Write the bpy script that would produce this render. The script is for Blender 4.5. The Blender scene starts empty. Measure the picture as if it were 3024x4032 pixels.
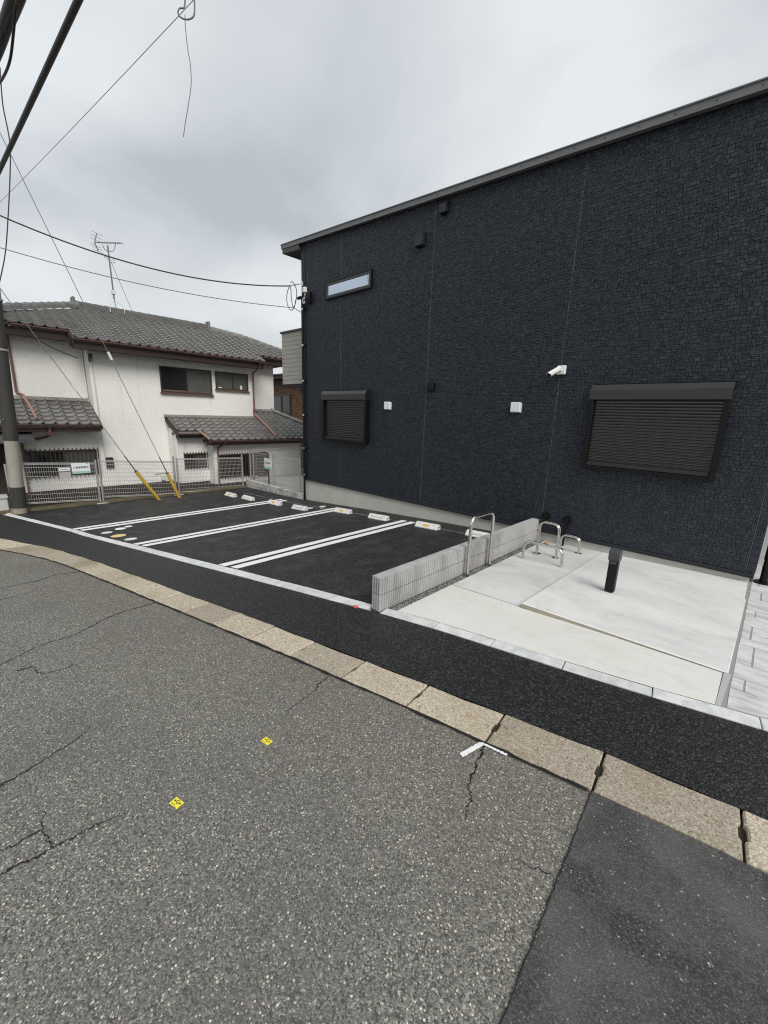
import bpy, bmesh, math, random
from mathutils import Matrix, Vector
random.seed(7)
R = math.radians
sc = bpy.context.scene
COL = sc.collection

# ------------------------------------------------------------------ camera
cd = bpy.data.cameras.new('camera')
cam = bpy.data.objects.new('camera', cd); COL.objects.link(cam)
cd.sensor_fit = 'VERTICAL'; cd.sensor_height = 24.0; cd.sensor_width = 18.0
cd.lens = 24.0 * 1600.0 / 4032.0
cd.clip_start = 0.05; cd.clip_end = 3000
CX = Vector((0.72002, 0.69320, 0.03234)); CY = Vector((-0.1844, 0.14619, 0.97192)); CZ = Vector((0.66901, -0.70576, 0.23308))
cam.matrix_world = Matrix(((CX.x, CY.x, CZ.x, 0), (CX.y, CY.y, CZ.y, 0), (CX.z, CY.z, CZ.z, 2.18), (0, 0, 0, 1)))
sc.camera = cam

# ------------------------------------------------------------------ sky
SUN_EL, SUN_AZ = R(43), R(112)      # azimuth clockwise from +Y
w = bpy.data.worlds.new('World'); sc.world = w; w.use_nodes = True
nt = w.node_tree; N = nt.nodes; L = nt.links; N.clear()
def nd(tree, typ, **kw):
    n = tree.nodes.new(typ)
    for k, v in kw.items(): setattr(n, k, v)
    return n
out = nd(nt, 'ShaderNodeOutputWorld'); bg = nd(nt, 'ShaderNodeBackground')
sky = nd(nt, 'ShaderNodeTexSky', sky_type='NISHITA', sun_disc=False, sun_elevation=SUN_EL, sun_rotation=SUN_AZ)
sky.dust_density = 3.0; sky.air_density = 1.0
tc = nd(nt, 'ShaderNodeTexCoord'); sep = nd(nt, 'ShaderNodeSeparateXYZ'); L.new(tc.outputs['Generated'], sep.inputs[0])
zc = nd(nt, 'ShaderNodeMath', operation='MAXIMUM'); zc.inputs[1].default_value = 0.0; L.new(sep.outputs[2], zc.inputs[0])
za = nd(nt, 'ShaderNodeMath', operation='ADD'); za.inputs[1].default_value = 0.22; L.new(zc.outputs[0], za.inputs[0])
dx = nd(nt, 'ShaderNodeMath', operation='DIVIDE'); L.new(sep.outputs[0], dx.inputs[0]); L.new(za.outputs[0], dx.inputs[1])
dy = nd(nt, 'ShaderNodeMath', operation='DIVIDE'); L.new(sep.outputs[1], dy.inputs[0]); L.new(za.outputs[0], dy.inputs[1])
cv = nd(nt, 'ShaderNodeCombineXYZ'); L.new(dx.outputs[0], cv.inputs[0]); L.new(dy.outputs[0], cv.inputs[1]); cv.inputs[2].default_value = 3.7
n1 = nd(nt, 'ShaderNodeTexNoise'); n1.inputs['Scale'].default_value = 1.15; n1.inputs['Detail'].default_value = 5; n1.inputs['Roughness'].default_value = 0.48; n1.inputs['Distortion'].default_value = 0.35
L.new(cv.outputs[0], n1.inputs['Vector'])
rp = nd(nt, 'ShaderNodeValToRGB'); e = rp.color_ramp.elements
e[0].position = 0.34; e[0].color = (0.49, 0.53, 0.565, 1); e[1].position = 0.66; e[1].color = (0.79, 0.825, 0.85, 1)
L.new(n1.outputs['Fac'], rp.inputs[0])
hz = nd(nt, 'ShaderNodeMapRange'); hz.inputs[1].default_value = 0.0; hz.inputs[2].default_value = 0.34; hz.inputs[3].default_value = 0.85; hz.inputs[4].default_value = 0.0
L.new(zc.outputs[0], hz.inputs[0])
mh = nd(nt, 'ShaderNodeMix', data_type='RGBA'); L.new(hz.outputs[0], mh.inputs[0]); L.new(rp.outputs[0], mh.inputs[6]); mh.inputs[7].default_value = (0.80, 0.82, 0.83, 1)
sk = nd(nt, 'ShaderNodeVectorMath', operation='SCALE'); sk.inputs[3].default_value = 0.10; L.new(sky.outputs[0], sk.inputs[0])
ms = nd(nt, 'ShaderNodeMix', data_type='RGBA'); ms.inputs[0].default_value = 0.95; L.new(sk.outputs[0], ms.inputs[6]); L.new(mh.outputs[2], ms.inputs[7])
L.new(ms.outputs[2], bg.inputs[0]); bg.inputs[1].default_value = 0.62; L.new(bg.outputs[0], out.inputs[0])

# ------------------------------------------------------------------ sun behind cloud
sl = bpy.data.lights.new('sun', 'SUN'); sl.energy = 1.5; sl.angle = R(32); sl.color = (1.0, 0.965, 0.90)
so = bpy.data.objects.new('sun', sl); COL.objects.link(so)
sd = Vector((math.sin(SUN_AZ)*math.cos(SUN_EL), math.cos(SUN_AZ)*math.cos(SUN_EL), math.sin(SUN_EL)))
so.rotation_euler = sd.to_track_quat('Z', 'Y').to_euler(); so.location = sd*40
vs = sc.view_settings; vs.view_transform = 'Standard'; vs.look = 'None'; vs.exposure = 0.76; vs.gamma = 1.0; vs.use_curve_mapping = False
sc.cycles.use_denoising = True; sc.cycles.denoiser = 'OPENIMAGEDENOISE'; sc.cycles.denoising_prefilter = 'NONE'; sc.cycles.filter_width = 1.15; sc.cycles.max_bounces = 6; sc.cycles.diffuse_bounces = 3; sc.cycles.glossy_bounces = 3; sc.cycles.caustics_reflective = False; sc.cycles.caustics_refractive = False

# ------------------------------------------------------------------ helpers
def gz(x):
    if x > 0: return .0272*x
    if x >= -8: return .0272*x - .0028*x*x
    if x >= -10.5: return -.3968 + .072*(x+8)
    return -.5768 + .03*(max(x, -30)+10.5)
def interp(tab, x):
    if x <= tab[0][0]: a, b = tab[0], tab[1]
    elif x >= tab[-1][0]: a, b = tab[-2], tab[-1]
    else:
        for a, b in zip(tab, tab[1:]):
            if a[0] <= x <= b[0]: break
    return a[1] + (b[1]-a[1])*(x-a[0])/(b[0]-a[0])
def tag(o, label=None, cat=None, group=None, kind=None):
    if label: o['label'] = label
    if cat: o['category'] = cat
    if group: o['group'] = group
    if kind: o['kind'] = kind
    return o
def empty(name, loc, label=None, cat=None, group=None, kind=None):
    o = bpy.data.objects.new(name, None); COL.objects.link(o); o.location = loc; o.empty_display_size = .2
    return tag(o, label, cat, group, kind)
def obj(name, me, parent=None, loc=None, rot=None):
    o = bpy.data.objects.new(name, me); COL.objects.link(o)
    if loc is not None: o.location = loc
    if rot is not None: o.rotation_euler = rot
    if parent is not None:
        o.parent = parent
        if parent.type == 'EMPTY' or True:
            o.matrix_parent_inverse = Matrix.Translation(-world_loc(parent))
    return o
def world_loc(p):
    # parents are never rotated here: their offset is the sum of locations up the chain
    v = Vector(p.location)
    return v if p.parent is None else Vector(p.location)
class MB:
    def __init__(s): s.v = []; s.f = []; s.sm = []
    def add(s, vs, fs, smooth=False):
        b = len(s.v); s.v += [tuple(v) for v in vs]; s.f += [tuple(i+b for i in f) for f in fs]; s.sm += [smooth]*len(fs); return s
    def box(s, x0, x1, y0, y1, z0, z1):
        return s.add([(x0,y0,z0),(x1,y0,z0),(x1,y1,z0),(x0,y1,z0),(x0,y0,z1),(x1,y0,z1),(x1,y1,z1),(x0,y1,z1)],
                     [(0,3,2,1),(4,5,6,7),(0,1,5,4),(1,2,6,5),(2,3,7,6),(3,0,4,7)])
    def bbox(s, x0, x1, y0, y1, z0, z1, b=.01):
        # box with chamfered edges
        bm = bmesh.new(); bmesh.ops.create_cube(bm, size=1)
        for v in bm.verts: v.co = Vector(((x0+x1)/2+v.co.x*(x1-x0), (y0+y1)/2+v.co.y*(y1-y0), (z0+z1)/2+v.co.z*(z1-z0)))
        bmesh.ops.bevel(bm, geom=bm.edges[:], offset=b, segments=1, affect='EDGES')
        bm.verts.index_update(); s.add([v.co[:] for v in bm.verts], [[v.index for v in f.verts] for f in bm.faces]); bm.free(); return s
    def prism(s, poly, a, b, axis):
        # poly: 2D points; extruded between a and b along axis (0,1,2)
        def P(p, t): return (t,p[0],p[1]) if axis == 0 else (p[0],t,p[1]) if axis == 1 else (p[0],p[1],t)
        n = len(poly); vs = [P(p,a) for p in poly]+[P(p,b) for p in poly]
        return s.add(vs, [tuple(range(n-1,-1,-1)), tuple(range(n,2*n))]+[(i,(i+1)%n,n+(i+1)%n,n+i) for i in range(n)])
    def tube(s, pts, r, n=8, cap=True, r1=None):
        pts = [Vector(p) for p in pts]; k = len(pts); rings = []
        up = None
        for i, p in enumerate(pts):
            t = (pts[min(i+1,k-1)]-pts[max(i-1,0)]).normalized()
            if up is None:
                up = Vector((0,0,1)) if abs(t.z) < .9 else Vector((1,0,0))
            a = (up - t*up.dot(t)).normalized(); up = a; b = t.cross(a)
            rr = r if r1 is None else r+(r1-r)*i/(k-1)
            rings.append([p+a*rr*math.cos(q*2*math.pi/n)+b*rr*math.sin(q*2*math.pi/n) for q in range(n)])
        vs = [v for g in rings for v in g]
        fs = [(i*n+q, i*n+(q+1)%n, (i+1)*n+(q+1)%n, (i+1)*n+q) for i in range(k-1) for q in range(n)]
        s.add(vs, fs, True)
        if cap:
            s.add(rings[0], [tuple(range(n-1,-1,-1))]); s.add(rings[-1], [tuple(range(n))])
        return s
    def disc(s, c, r, z0, z1, n=20, ry=None):
        return s.prism([(c[0]+r*math.cos(i*2*math.pi/n), c[1]+(ry or r)*math.sin(i*2*math.pi/n)) for i in range(n)], z0, z1, 2)
    def mesh(s, name, m):
        me = bpy.data.meshes.new(name); me.from_pydata(s.v, [], s.f); me.polygons.foreach_set('use_smooth', s.sm)
        if m: me.materials.append(m)
        me.update(); return me
    def build(s, name, m, parent=None, loc=None, rot=None): return obj(name, s.mesh(name, m), parent, loc, rot)
def fillet(pts, r, n=5):
    P = [Vector(p) for p in pts]; o = [P[0]]
    for a, b, c in zip(P, P[1:], P[2:]):
        u = (a-b).normalized(); v = (c-b).normalized(); ang = u.angle(v); d = r/math.tan(ang/2)
        p0 = b+u*d; p1 = b+v*d; ctr = b+(u+v).normalized()*(r/math.sin(ang/2))
        q0 = p0-ctr; q1 = p1-ctr; th = q0.angle(q1)
        for i in range(n+1):
            t = i/n; o.append(ctr+(q0*math.sin((1-t)*th)+q1*math.sin(t*th))/math.sin(th))
    o.append(P[-1]); return o
def sag(a, b, s, n=24):
    a = Vector(a); b = Vector(b)
    return [a.lerp(b, i/n)-Vector((0,0,s*4*(i/n)*(1-i/n))) for i in range(n+1)]

# ------------------------------------------------------------------ materials
MATS = {}
def mat(name, c, rough=.7, c2=None, ns=6.0, nd_=4, lo=.35, hi=.65, bump=0, bs=60, metal=0, spec=None, stretch=None, rnd=0, coat=0, bd=3):
    m = bpy.data.materials.new(name); m.use_nodes = True; t = m.node_tree; b = t.nodes['Principled BSDF']; l = t.links
    b.inputs['Roughness'].default_value = rough; b.inputs['Metallic'].default_value = metal
    if spec is not None: b.inputs['Specular IOR Level'].default_value = spec
    if coat: b.inputs['Coat Weight'].default_value = coat
    b.inputs['Base Color'].default_value = (*c, 1)
    g = t.nodes.new('ShaderNodeNewGeometry'); src = g.outputs['Position']
    if stretch:
        mp = t.nodes.new('ShaderNodeMapping'); mp.inputs['Scale'].default_value = stretch; l.new(src, mp.inputs[0]); src = mp.outputs[0]
    last = None
    if c2:
        n = t.nodes.new('ShaderNodeTexNoise'); n.inputs['Scale'].default_value = ns; n.inputs['Detail'].default_value = nd_; n.inputs['Roughness'].default_value = .62; l.new(src, n.inputs['Vector'])
        r = t.nodes.new('ShaderNodeMapRange'); r.inputs[1].default_value = lo; r.inputs[2].default_value = hi; l.new(n.outputs['Fac'], r.inputs[0])
        x = t.nodes.new('ShaderNodeMix'); x.data_type = 'RGBA'; l.new(r.outputs[0], x.inputs[0]); x.inputs[6].default_value = (*c, 1); x.inputs[7].default_value = (*c2, 1)
        last = x.outputs[2]; l.new(last, b.inputs['Base Color'])
    if rnd:
        oi = t.nodes.new('ShaderNodeObjectInfo'); r = t.nodes.new('ShaderNodeMapRange'); r.inputs[3].default_value = 1-rnd; r.inputs[4].default_value = 1+rnd; l.new(oi.outputs['Random'], r.inputs[0])
        vm = t.nodes.new('ShaderNodeVectorMath'); vm.operation = 'SCALE'
        if last: l.new(last, vm.inputs[0])
        else: vm.inputs[0].default_value = c
        l.new(r.outputs[0], vm.inputs[3]); last = vm.outputs[0]; l.new(last, b.inputs['Base Color'])
    if bump:
        n = t.nodes.new('ShaderNodeTexNoise'); n.inputs['Scale'].default_value = bs; n.inputs['Detail'].default_value = bd; l.new(src, n.inputs['Vector'])
        bp = t.nodes.new('ShaderNodeBump'); bp.inputs['Strength'].default_value = bump; bp.inputs['Distance'].default_value = .01; l.new(n.outputs['Fac'], bp.inputs['Height']); l.new(bp.outputs[0], b.inputs['Normal'])
    MATS[name] = m; return m
def mixrgb(t, fac, a, b, mode='MIX'):
    x = t.nodes.new('ShaderNodeMix'); x.data_type = 'RGBA'; x.blend_type = mode; l = t.links
    for v, i in ((fac, 0), (a, 6), (b, 7)):
        if hasattr(v, 'is_linked') : l.new(v, x.inputs[i])
        elif isinstance(v, (int, float)): x.inputs[i].default_value = v
        else: x.inputs[i].default_value = (*v, 1)
    return x.outputs[2]
def rng(t, v, a, b, c=0., d=1.):
    r = t.nodes.new('ShaderNodeMapRange'); t.links.new(v, r.inputs[0])
    for i, q in enumerate((a, b, c, d)): r.inputs[i+1].default_value = q
    return r.outputs[0]
def tnoise(t, src, scale, detail=3, rough=.55, dist=0):
    n = t.nodes.new('ShaderNodeTexNoise'); n.inputs['Scale'].default_value = scale; n.inputs['Detail'].default_value = detail; n.inputs['Roughness'].default_value = rough; n.inputs['Distortion'].default_value = dist
    t.links.new(src, n.inputs['Vector']); return n.outputs['Fac']
def aggregate(name, stops, scale, stain=None, rough=.85, bump=.5, jit=.5, dark=.5, dust=None, extra=None, spec=.35, rnd=0):
    # crushed stone in binder: one random tone for every chip, dark binder between the chips
    m = bpy.data.materials.new(name); m.use_nodes = True; t = m.node_tree; b = t.nodes['Principled BSDF']; l = t.links
    g = t.nodes.new('ShaderNodeNewGeometry'); src = g.outputs['Position']
    fl = t.nodes.new('ShaderNodeMapping'); fl.inputs['Scale'].default_value = (1, 1, .02); l.new(src, fl.inputs[0]); src = fl.outputs[0]
    v = t.nodes.new('ShaderNodeTexVoronoi'); v.inputs['Scale'].default_value = scale; v.inputs['Randomness'].default_value = 1; l.new(src, v.inputs['Vector'])
    sp = t.nodes.new('ShaderNodeSeparateColor'); l.new(v.outputs['Color'], sp.inputs[0])
    cr = t.nodes.new('ShaderNodeValToRGB'); cr.color_ramp.interpolation = 'CONSTANT'; els = cr.color_ramp.elements
    els[0].position = 0; els[0].color = (*stops[0][1], 1); els[1].position = stops[1][0]; els[1].color = (*stops[1][1], 1)
    for p, c in stops[2:]: q = els.new(p); q.color = (*c, 1)
    l.new(sp.outputs[0], cr.inputs[0]); col = cr.outputs[0]
    edge = rng(t, v.outputs['Distance'], .35, .75, 1, dark)
    vm = t.nodes.new('ShaderNodeVectorMath'); vm.operation = 'SCALE'; l.new(col, vm.inputs[0]); l.new(edge, vm.inputs[3]); col = vm.outputs[0]
    if dust:
        col = mixrgb(t, rng(t, tnoise(t, src, dust[1], 5, .6, .3), dust[2], dust[3], 0, dust[4]), col, dust[0])
    if stain:
        k = rng(t, tnoise(t, src, stain[1], 4), stain[2], stain[3], 0, stain[4]); col = mixrgb(t, k, col, stain[0])
    if extra: col = extra(t, src, col)
    if rnd:
        oi = t.nodes.new('ShaderNodeObjectInfo'); vm = t.nodes.new('ShaderNodeVectorMath'); vm.operation = 'SCALE'; l.new(col, vm.inputs[0]); l.new(rng(t, oi.outputs['Random'], 0, 1, 1-rnd, 1+rnd), vm.inputs[3]); col = vm.outputs[0]
    l.new(col, b.inputs['Base Color']); b.inputs['Roughness'].default_value = rough; b.inputs['Specular IOR Level'].default_value = spec
    h = t.nodes.new('ShaderNodeMath'); h.operation = 'MULTIPLY_ADD'; l.new(v.outputs['Distance'], h.inputs[0]); h.inputs[1].default_value = -1; l.new(sp.outputs[1], h.inputs[2])
    bp = t.nodes.new('ShaderNodeBump'); bp.inputs['Strength'].default_value = bump; bp.inputs['Distance'].default_value = .006; l.new(h.outputs[0], bp.inputs['Height']); l.new(bp.outputs[0], b.inputs['Normal'])
    MATS[name] = m; return m

def road_stain(t, src, col):
    # brownish silt that collected along the kerb on the right part of the road, broken up by noise
    s = t.nodes.new('ShaderNodeSeparateXYZ'); t.links.new(src, s.inputs[0])
    a = t.nodes.new('ShaderNodeMath'); a.operation = 'MULTIPLY_ADD'; t.links.new(s.outputs[0], a.inputs[0]); a.inputs[1].default_value = -.19; t.links.new(s.outputs[1], a.inputs[2])
    d = rng(t, a.outputs[0], 1.1, 2.45, 0, .34)
    n = rng(t, tnoise(t, src, 2.2, 4), .35, .7, .25, 1)
    k = t.nodes.new('ShaderNodeMath'); k.operation = 'MULTIPLY'; t.links.new(d, k.inputs[0]); t.links.new(n, k.inputs[1])
    col = mixrgb(t, k.outputs[0], col, (.15, .125, .088))
    v = t.nodes.new('ShaderNodeTexVoronoi'); v.inputs['Scale'].default_value = 70; t.links.new(src, v.inputs['Vector'])
    sp = t.nodes.new('ShaderNodeSeparateColor'); t.links.new(v.outputs['Color'], sp.inputs[0])
    on = t.nodes.new('ShaderNodeMath'); on.operation = 'GREATER_THAN'; t.links.new(sp.outputs[0], on.inputs[0]); on.inputs[1].default_value = .915
    nr_ = t.nodes.new('ShaderNodeMath'); nr_.operation = 'LESS_THAN'; t.links.new(v.outputs['Distance'], nr_.inputs[0]); nr_.inputs[1].default_value = .34
    ml = t.nodes.new('ShaderNodeMath'); ml.operation = 'MULTIPLY'; t.links.new(on.outputs[0], ml.inputs[0]); t.links.new(nr_.outputs[0], ml.inputs[1])
    chip = mixrgb(t, sp.outputs[1], (.40, .385, .34), (.72, .69, .60))
    return mixrgb(t, ml.outputs[0], col, chip)
M_ROAD = aggregate('old_asphalt', [(0,(.088,.085,.076)),(.16,(.147,.142,.127)),(.40,(.203,.196,.177)),(.66,(.25,.241,.218)),(.86,(.315,.304,.276)),(.945,(.44,.427,.39)),(.986,(.66,.62,.53))], 140, stain=((.105,.101,.094), .75, .45, .75, .45), rough=.9, bump=.45, dark=.72, extra=road_stain)
M_PATCH = aggregate('patch_asphalt', [(0,(.038,.038,.039)),(.35,(.062,.062,.063)),(.7,(.09,.089,.088)),(.965,(.17,.168,.163)),(.994,(.46,.44,.39))], 150, rough=.85, bump=.45, dark=.7, dust=((.19,.187,.18), 1.3, .42, .72, .6))
M_FRESH = aggregate('fresh_asphalt', [(0,(.007,.007,.008)),(.35,(.014,.014,.015)),(.65,(.028,.028,.029)),(.84,(.056,.056,.057)),(.9965,(.42,.42,.40))], 66, rough=.52, bump=1.0, dark=.25, spec=.55)
M_LOT = aggregate('lot_asphalt', [(0,(.010,.010,.011)),(.4,(.018,.018,.019)),(.7,(.036,.036,.037)),(.86,(.068,.068,.069)),(.9985,(.34,.34,.32))], 74, rough=.58, bump=.9, dark=.4, dust=((.085,.085,.085), 2.2, .48, .76, .6), spec=.5)
M_STONE = aggregate('kerb_granite', [(0,(.37,.315,.24)),(.3,(.45,.39,.305)),(.6,(.51,.452,.362)),(.85,(.60,.54,.44)),(.95,(.25,.195,.145))], 105, rough=.9, bump=.3, dark=.85, stain=((.27,.205,.12), 1.3, .5, .74, .7), rnd=.2)
M_GROUND = mat('bare_earth', (.075,.062,.047), .95, (.12,.10,.08), 3, bump=.6, bs=40)
def concrete(name, base, cloud, smudge, k1=.5, k2=.35):
    m = mat(name, base, .8, bump=.15, bs=140); t = m.node_tree; l = t.links; b = t.nodes['Principled BSDF']
    g = t.nodes.new('ShaderNodeNewGeometry'); mp = t.nodes.new('ShaderNodeMapping'); mp.inputs['Scale'].default_value = (.7, 1.25, .05); mp.inputs['Rotation'].default_value = (0, 0, .35); l.new(g.outputs['Position'], mp.inputs[0]); src = mp.outputs[0]
    col = mixrgb(t, rng(t, tnoise(t, src, 1.1, 9, .68, .4), .42, .72, 0, k1), base, cloud)
    col = mixrgb(t, rng(t, tnoise(t, src, 3.7, 8, .7, .8), .52, .75, 0, k2), col, smudge)
    col = mixrgb(t, rng(t, tnoise(t, src, 38, 5, .75), .45, .8, 0, .35), col, smudge)
    col = mixrgb(t, rng(t, tnoise(t, src, 16, 6, .75), .3, .5, .22, 0), col, (.80, .80, .77))
    l.new(col, b.inputs['Base Color']); return m
M_CONC = concrete('pad_concrete', (.70,.70,.685), (.45,.45,.44), (.40,.40,.39), 1.0, .55)
M_SLAB = concrete('slab_concrete', (.74,.74,.725), (.53,.53,.52), (.46,.46,.45), .9, .55)
M_APRON = concrete('apron_concrete', (.72,.715,.685), (.63,.61,.545), (.50,.49,.46), .75, .45)
M_EDGE = mat('edging_concrete', (.66,.67,.66), .8, (.42,.44,.44), 9, 7, .45, .75, bump=.25, bs=90, stretch=(1,.6,1), rnd=.06)
M_STAMP = mat('stamped_concrete', (.66,.66,.655), .75, (.40,.40,.40), 6, 10, .42, .70, bump=.4, bs=25, stretch=(.55,1.8,1), rnd=.05)
M_LINE = mat('road_paint', (.86,.86,.85), .6, (.76,.76,.75), 25, 4, .55, .8, bump=.25, bs=160)
M_DOTY = mat('yellow_dot_paint', (.80,.62,.28), .6, bump=.2, bs=160)
M_DOTC = mat('pale_dot_paint', (.70,.74,.73), .6, bump=.2, bs=160)
M_CRACK = mat('crack_void', (.012,.011,.010), 1.0)
M_JSHADE = mat('joint_shade_brown', (.040,.033,.024), 1.0)  # dark tone that paints the shade down inside the kerb joints
M_SIDING = mat('navy_siding', (.028,.032,.043), .5, (.022,.0245,.030), .9, 6, .35, .7, bump=.45, bs=220, spec=.45)
_t = M_SIDING.node_tree; _b = _t.nodes['Principled BSDF']; _g = _t.nodes.new('ShaderNodeNewGeometry'); _cr = _t.nodes.new('ShaderNodeValToRGB'); _e = _cr.color_ramp.elements
_e[0].position = 0; _e[0].color = (.0155,.0200,.0295,1); _e[1].position = 1; _e[1].color = (.0275,.0325,.0425,1)
for _p, _c in ((.35,(.0175,.0225,.0335,1)),(.7,(.0205,.0255,.0365,1)),(.9,(.0240,.0285,.0375,1))): _q = _e.new(_p); _q.color = _c
_t.links.new(_g.outputs['Random Per Island'], _cr.inputs[0]); _t.links.new(_cr.outputs[0], _b.inputs['Base Color'])
M_SEAL = mat('sealant', (.115,.118,.123), .7)
M_TRIM = mat('dark_trim', (.015,.0155,.018), .5, spec=.3)
M_FASC = mat('fascia_metal', (.155,.158,.163), .5, (.13,.133,.138), 3, 5, bump=.1, bs=300)
M_FASC2 = mat('lower_fascia', (.062,.060,.058), .6)
M_SOFF = mat('soffit', (.04,.034,.029), .7)
M_FOUND = mat('foundation_render', (.54,.525,.48), .85, (.48,.465,.42), 4, 6, bump=.25, bs=160)
M_BLK = mat('black_metal', (.0045,.0042,.0045), .42, bump=.06, bs=400, spec=.28)
M_BLKV = mat('vent_metal', (.022,.025,.030), .42, spec=.35)
M_SLAT = mat('shutter_slat', (.019,.018,.0175), .24, spec=1.0)
M_HEAD = mat('shutter_header', (.012,.0115,.0125), .30, bump=.10, bs=700, spec=.8)
M_WHITE = mat('white_plastic', (.78,.79,.80), .4)
M_GLASSK = mat('mirror_glass', (.66,.73,.82), .03, metal=1)
M_FRAME = mat('window_frame', (.045,.043,.041), .45)
M_BEIGE = mat('beige_board', (.39,.375,.335), .7, (.36,.345,.31), 5, 4)
M_RIB = mat('ribbed_block', (.44,.436,.43), .85, (.17,.167,.163), 1.5, 7, .46, .70, bump=.25, bs=150, stretch=(1,1,.35), rnd=.05)
M_CMU = mat('cement_block', (.50,.495,.475), .9, (.22,.205,.175), 2.3, 7, .46, .64, bump=.3, bs=120, rnd=.08)
M_STEEL = mat('stainless', (.62,.60,.56), .22, metal=1)
M_GALV = mat('galvanised', (.40,.39,.385), .5, (.33,.32,.31), 8, metal=.35)
M_WIRE = mat('mesh_wire', (.46,.45,.44), .5, metal=.2)
M_STOP = mat('stop_resin', (.74,.745,.74), .5, (.66,.66,.65), 9, 4, bump=.06, bs=200)
M_ORANGE = mat('orange_reflector', (.80,.36,.02), .35)
M_YPLATE = mat('yellow_plate', (.78,.48,.03), .45)
M_INK = mat('print_ink', (.03,.03,.035), .6)
M_GREYINK = mat('grey_print', (.14,.14,.17), .6)
M_SIGN = mat('sign_white', (.76,.78,.80), .5)
M_SIGNG = mat('sign_green', (.36,.55,.48), .5)
M_YGUARD = mat('yellow_guard', (.62,.38,.03), .5, (.46,.29,.05), 7, 5)
M_YSTICK = mat('yellow_sticker', (.82,.72,.04), .5)
M_RED = mat('red_tape', (.62,.07,.08), .6, (.75,.45,.42), 40, 3, .5, .7)
M_PAINTW = mat('spray_white', (.78,.79,.80), .7, (.55,.55,.55), 60, 3, .5, .8)
M_POLE = mat('pole_wrap_dark', (.028,.027,.025), .75, (.042,.040,.036), 3, 6, bump=.3, bs=30, stretch=(1,1,.3))
M_POLEW = mat('pole_wrap_pale', (.34,.325,.285), .75, (.27,.255,.22), 4, 6, stretch=(1,1,.3))
M_POLEB = mat('pole_base_concrete', (.34,.30,.22), .9, (.20,.17,.12), 6, 5, bump=.4, bs=60)
M_CABLE = mat('cable_black', (.020,.017,.020), .5)
M_CABLE2 = mat('cable_grey', (.16,.155,.18), .55)
M_CABLE3 = mat('cable_pale', (.34,.34,.38), .6)
M_STEELW = mat('guy_wire', (.20,.20,.20), .5, metal=.3)
M_PORC = mat('porcelain', (.72,.72,.71), .3)
M_STUCCO = mat('white_stucco', (.80,.795,.77), .92, bump=.9, bs=30)
def _stucco():
    t = M_STUCCO.node_tree; l = t.links; b = t.nodes['Principled BSDF']; g = t.nodes.new('ShaderNodeNewGeometry'); src = g.outputs['Position']
    mp = t.nodes.new('ShaderNodeMapping'); mp.inputs['Scale'].default_value = (1, 1, .16); l.new(src, mp.inputs[0])
    col = mixrgb(t, rng(t, tnoise(t, src, 14, 5, .7), .40, .72, 0, .42), (.86,.85,.815), (.68,.67,.635))
    col = mixrgb(t, rng(t, tnoise(t, mp.outputs[0], 2.6, 6, .65), .56, .80, 0, .5), col, (.48,.45,.39))
    col = mixrgb(t, rng(t, tnoise(t, src, .9, 5, .6), .52, .78, 0, .25), col, (.60,.58,.52))
    l.new(col, b.inputs['Base Color'])
_stucco()
M_TILE = mat('roof_tile', (.20,.194,.188), .18, (.15,.143,.137), 2.5, 4, .4, .7, rnd=.13, spec=1.0)
M_TILEL = mat('weathered_ridge', (.25,.248,.235), .6, (.15,.148,.14), 4, 5, bump=.2, bs=60, rnd=.12)
M_RIDGE = mat('ridge_body', (.145,.145,.14), .6, (.09,.09,.088), 5, 5, stretch=(1,.3,1.5))
M_EAVE = mat('eave_wood', (.032,.017,.013), .6)
M_GUT = mat('copper_gutter', (.135,.060,.045), .45, (.095,.043,.034), 3, 4)
M_PIPE = mat('copper_pipe', (.20,.088,.068), .5, (.15,.068,.054), 3, 4)
M_PIPEL = mat('faded_pipe', (.36,.20,.155), .55)
M_BROWNF = mat('brown_sash', (.055,.036,.030), .45)
M_SILL = mat('brown_sill', (.15,.085,.07), .5)
M_PANED = mat('dark_pane', (.016,.018,.018), .08, spec=.6)
M_PANEF = mat('frosted_pane', (.105,.105,.10), .35, (.085,.086,.08), 4, 3)
M_BAR = mat('grille_bar', (.05,.038,.033), .45)
M_BASE = mat('house_footing', (.030,.026,.021), .95, (.055,.048,.034), 4, 5, bump=.4, bs=50)
M_MOSS = mat('mossy_kerb', (.095,.080,.045), .95, (.15,.125,.075), 4, 6, bump=.5, bs=60)
M_FLASH = mat('flashing', (.25,.22,.19), .6, (.19,.165,.14), 5, 4)
M_BRICK = mat('brown_brick', (.20,.115,.070), .85, (.13,.072,.046), 7, 4, rnd=.35)
M_BROWN = mat('brown_fascia', (.07,.045,.036), .7)
M_ANT = mat('antenna_alloy', (.20,.175,.20), .45, metal=.5)
M_GRAVEL = mat('gravel', (.30,.30,.31), .9, (.14,.14,.145), 45, 2, .4, .6)
M_PALEW = mat('pale_wall', (.66,.66,.65), .8, (.60,.60,.59), 3, 4)
M_YARD = mat('yard_concrete', (.50,.495,.47), .85, (.42,.41,.39), 2, 6)
M_TIN = mat('tin_roof', (.10,.105,.115), .4)

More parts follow.
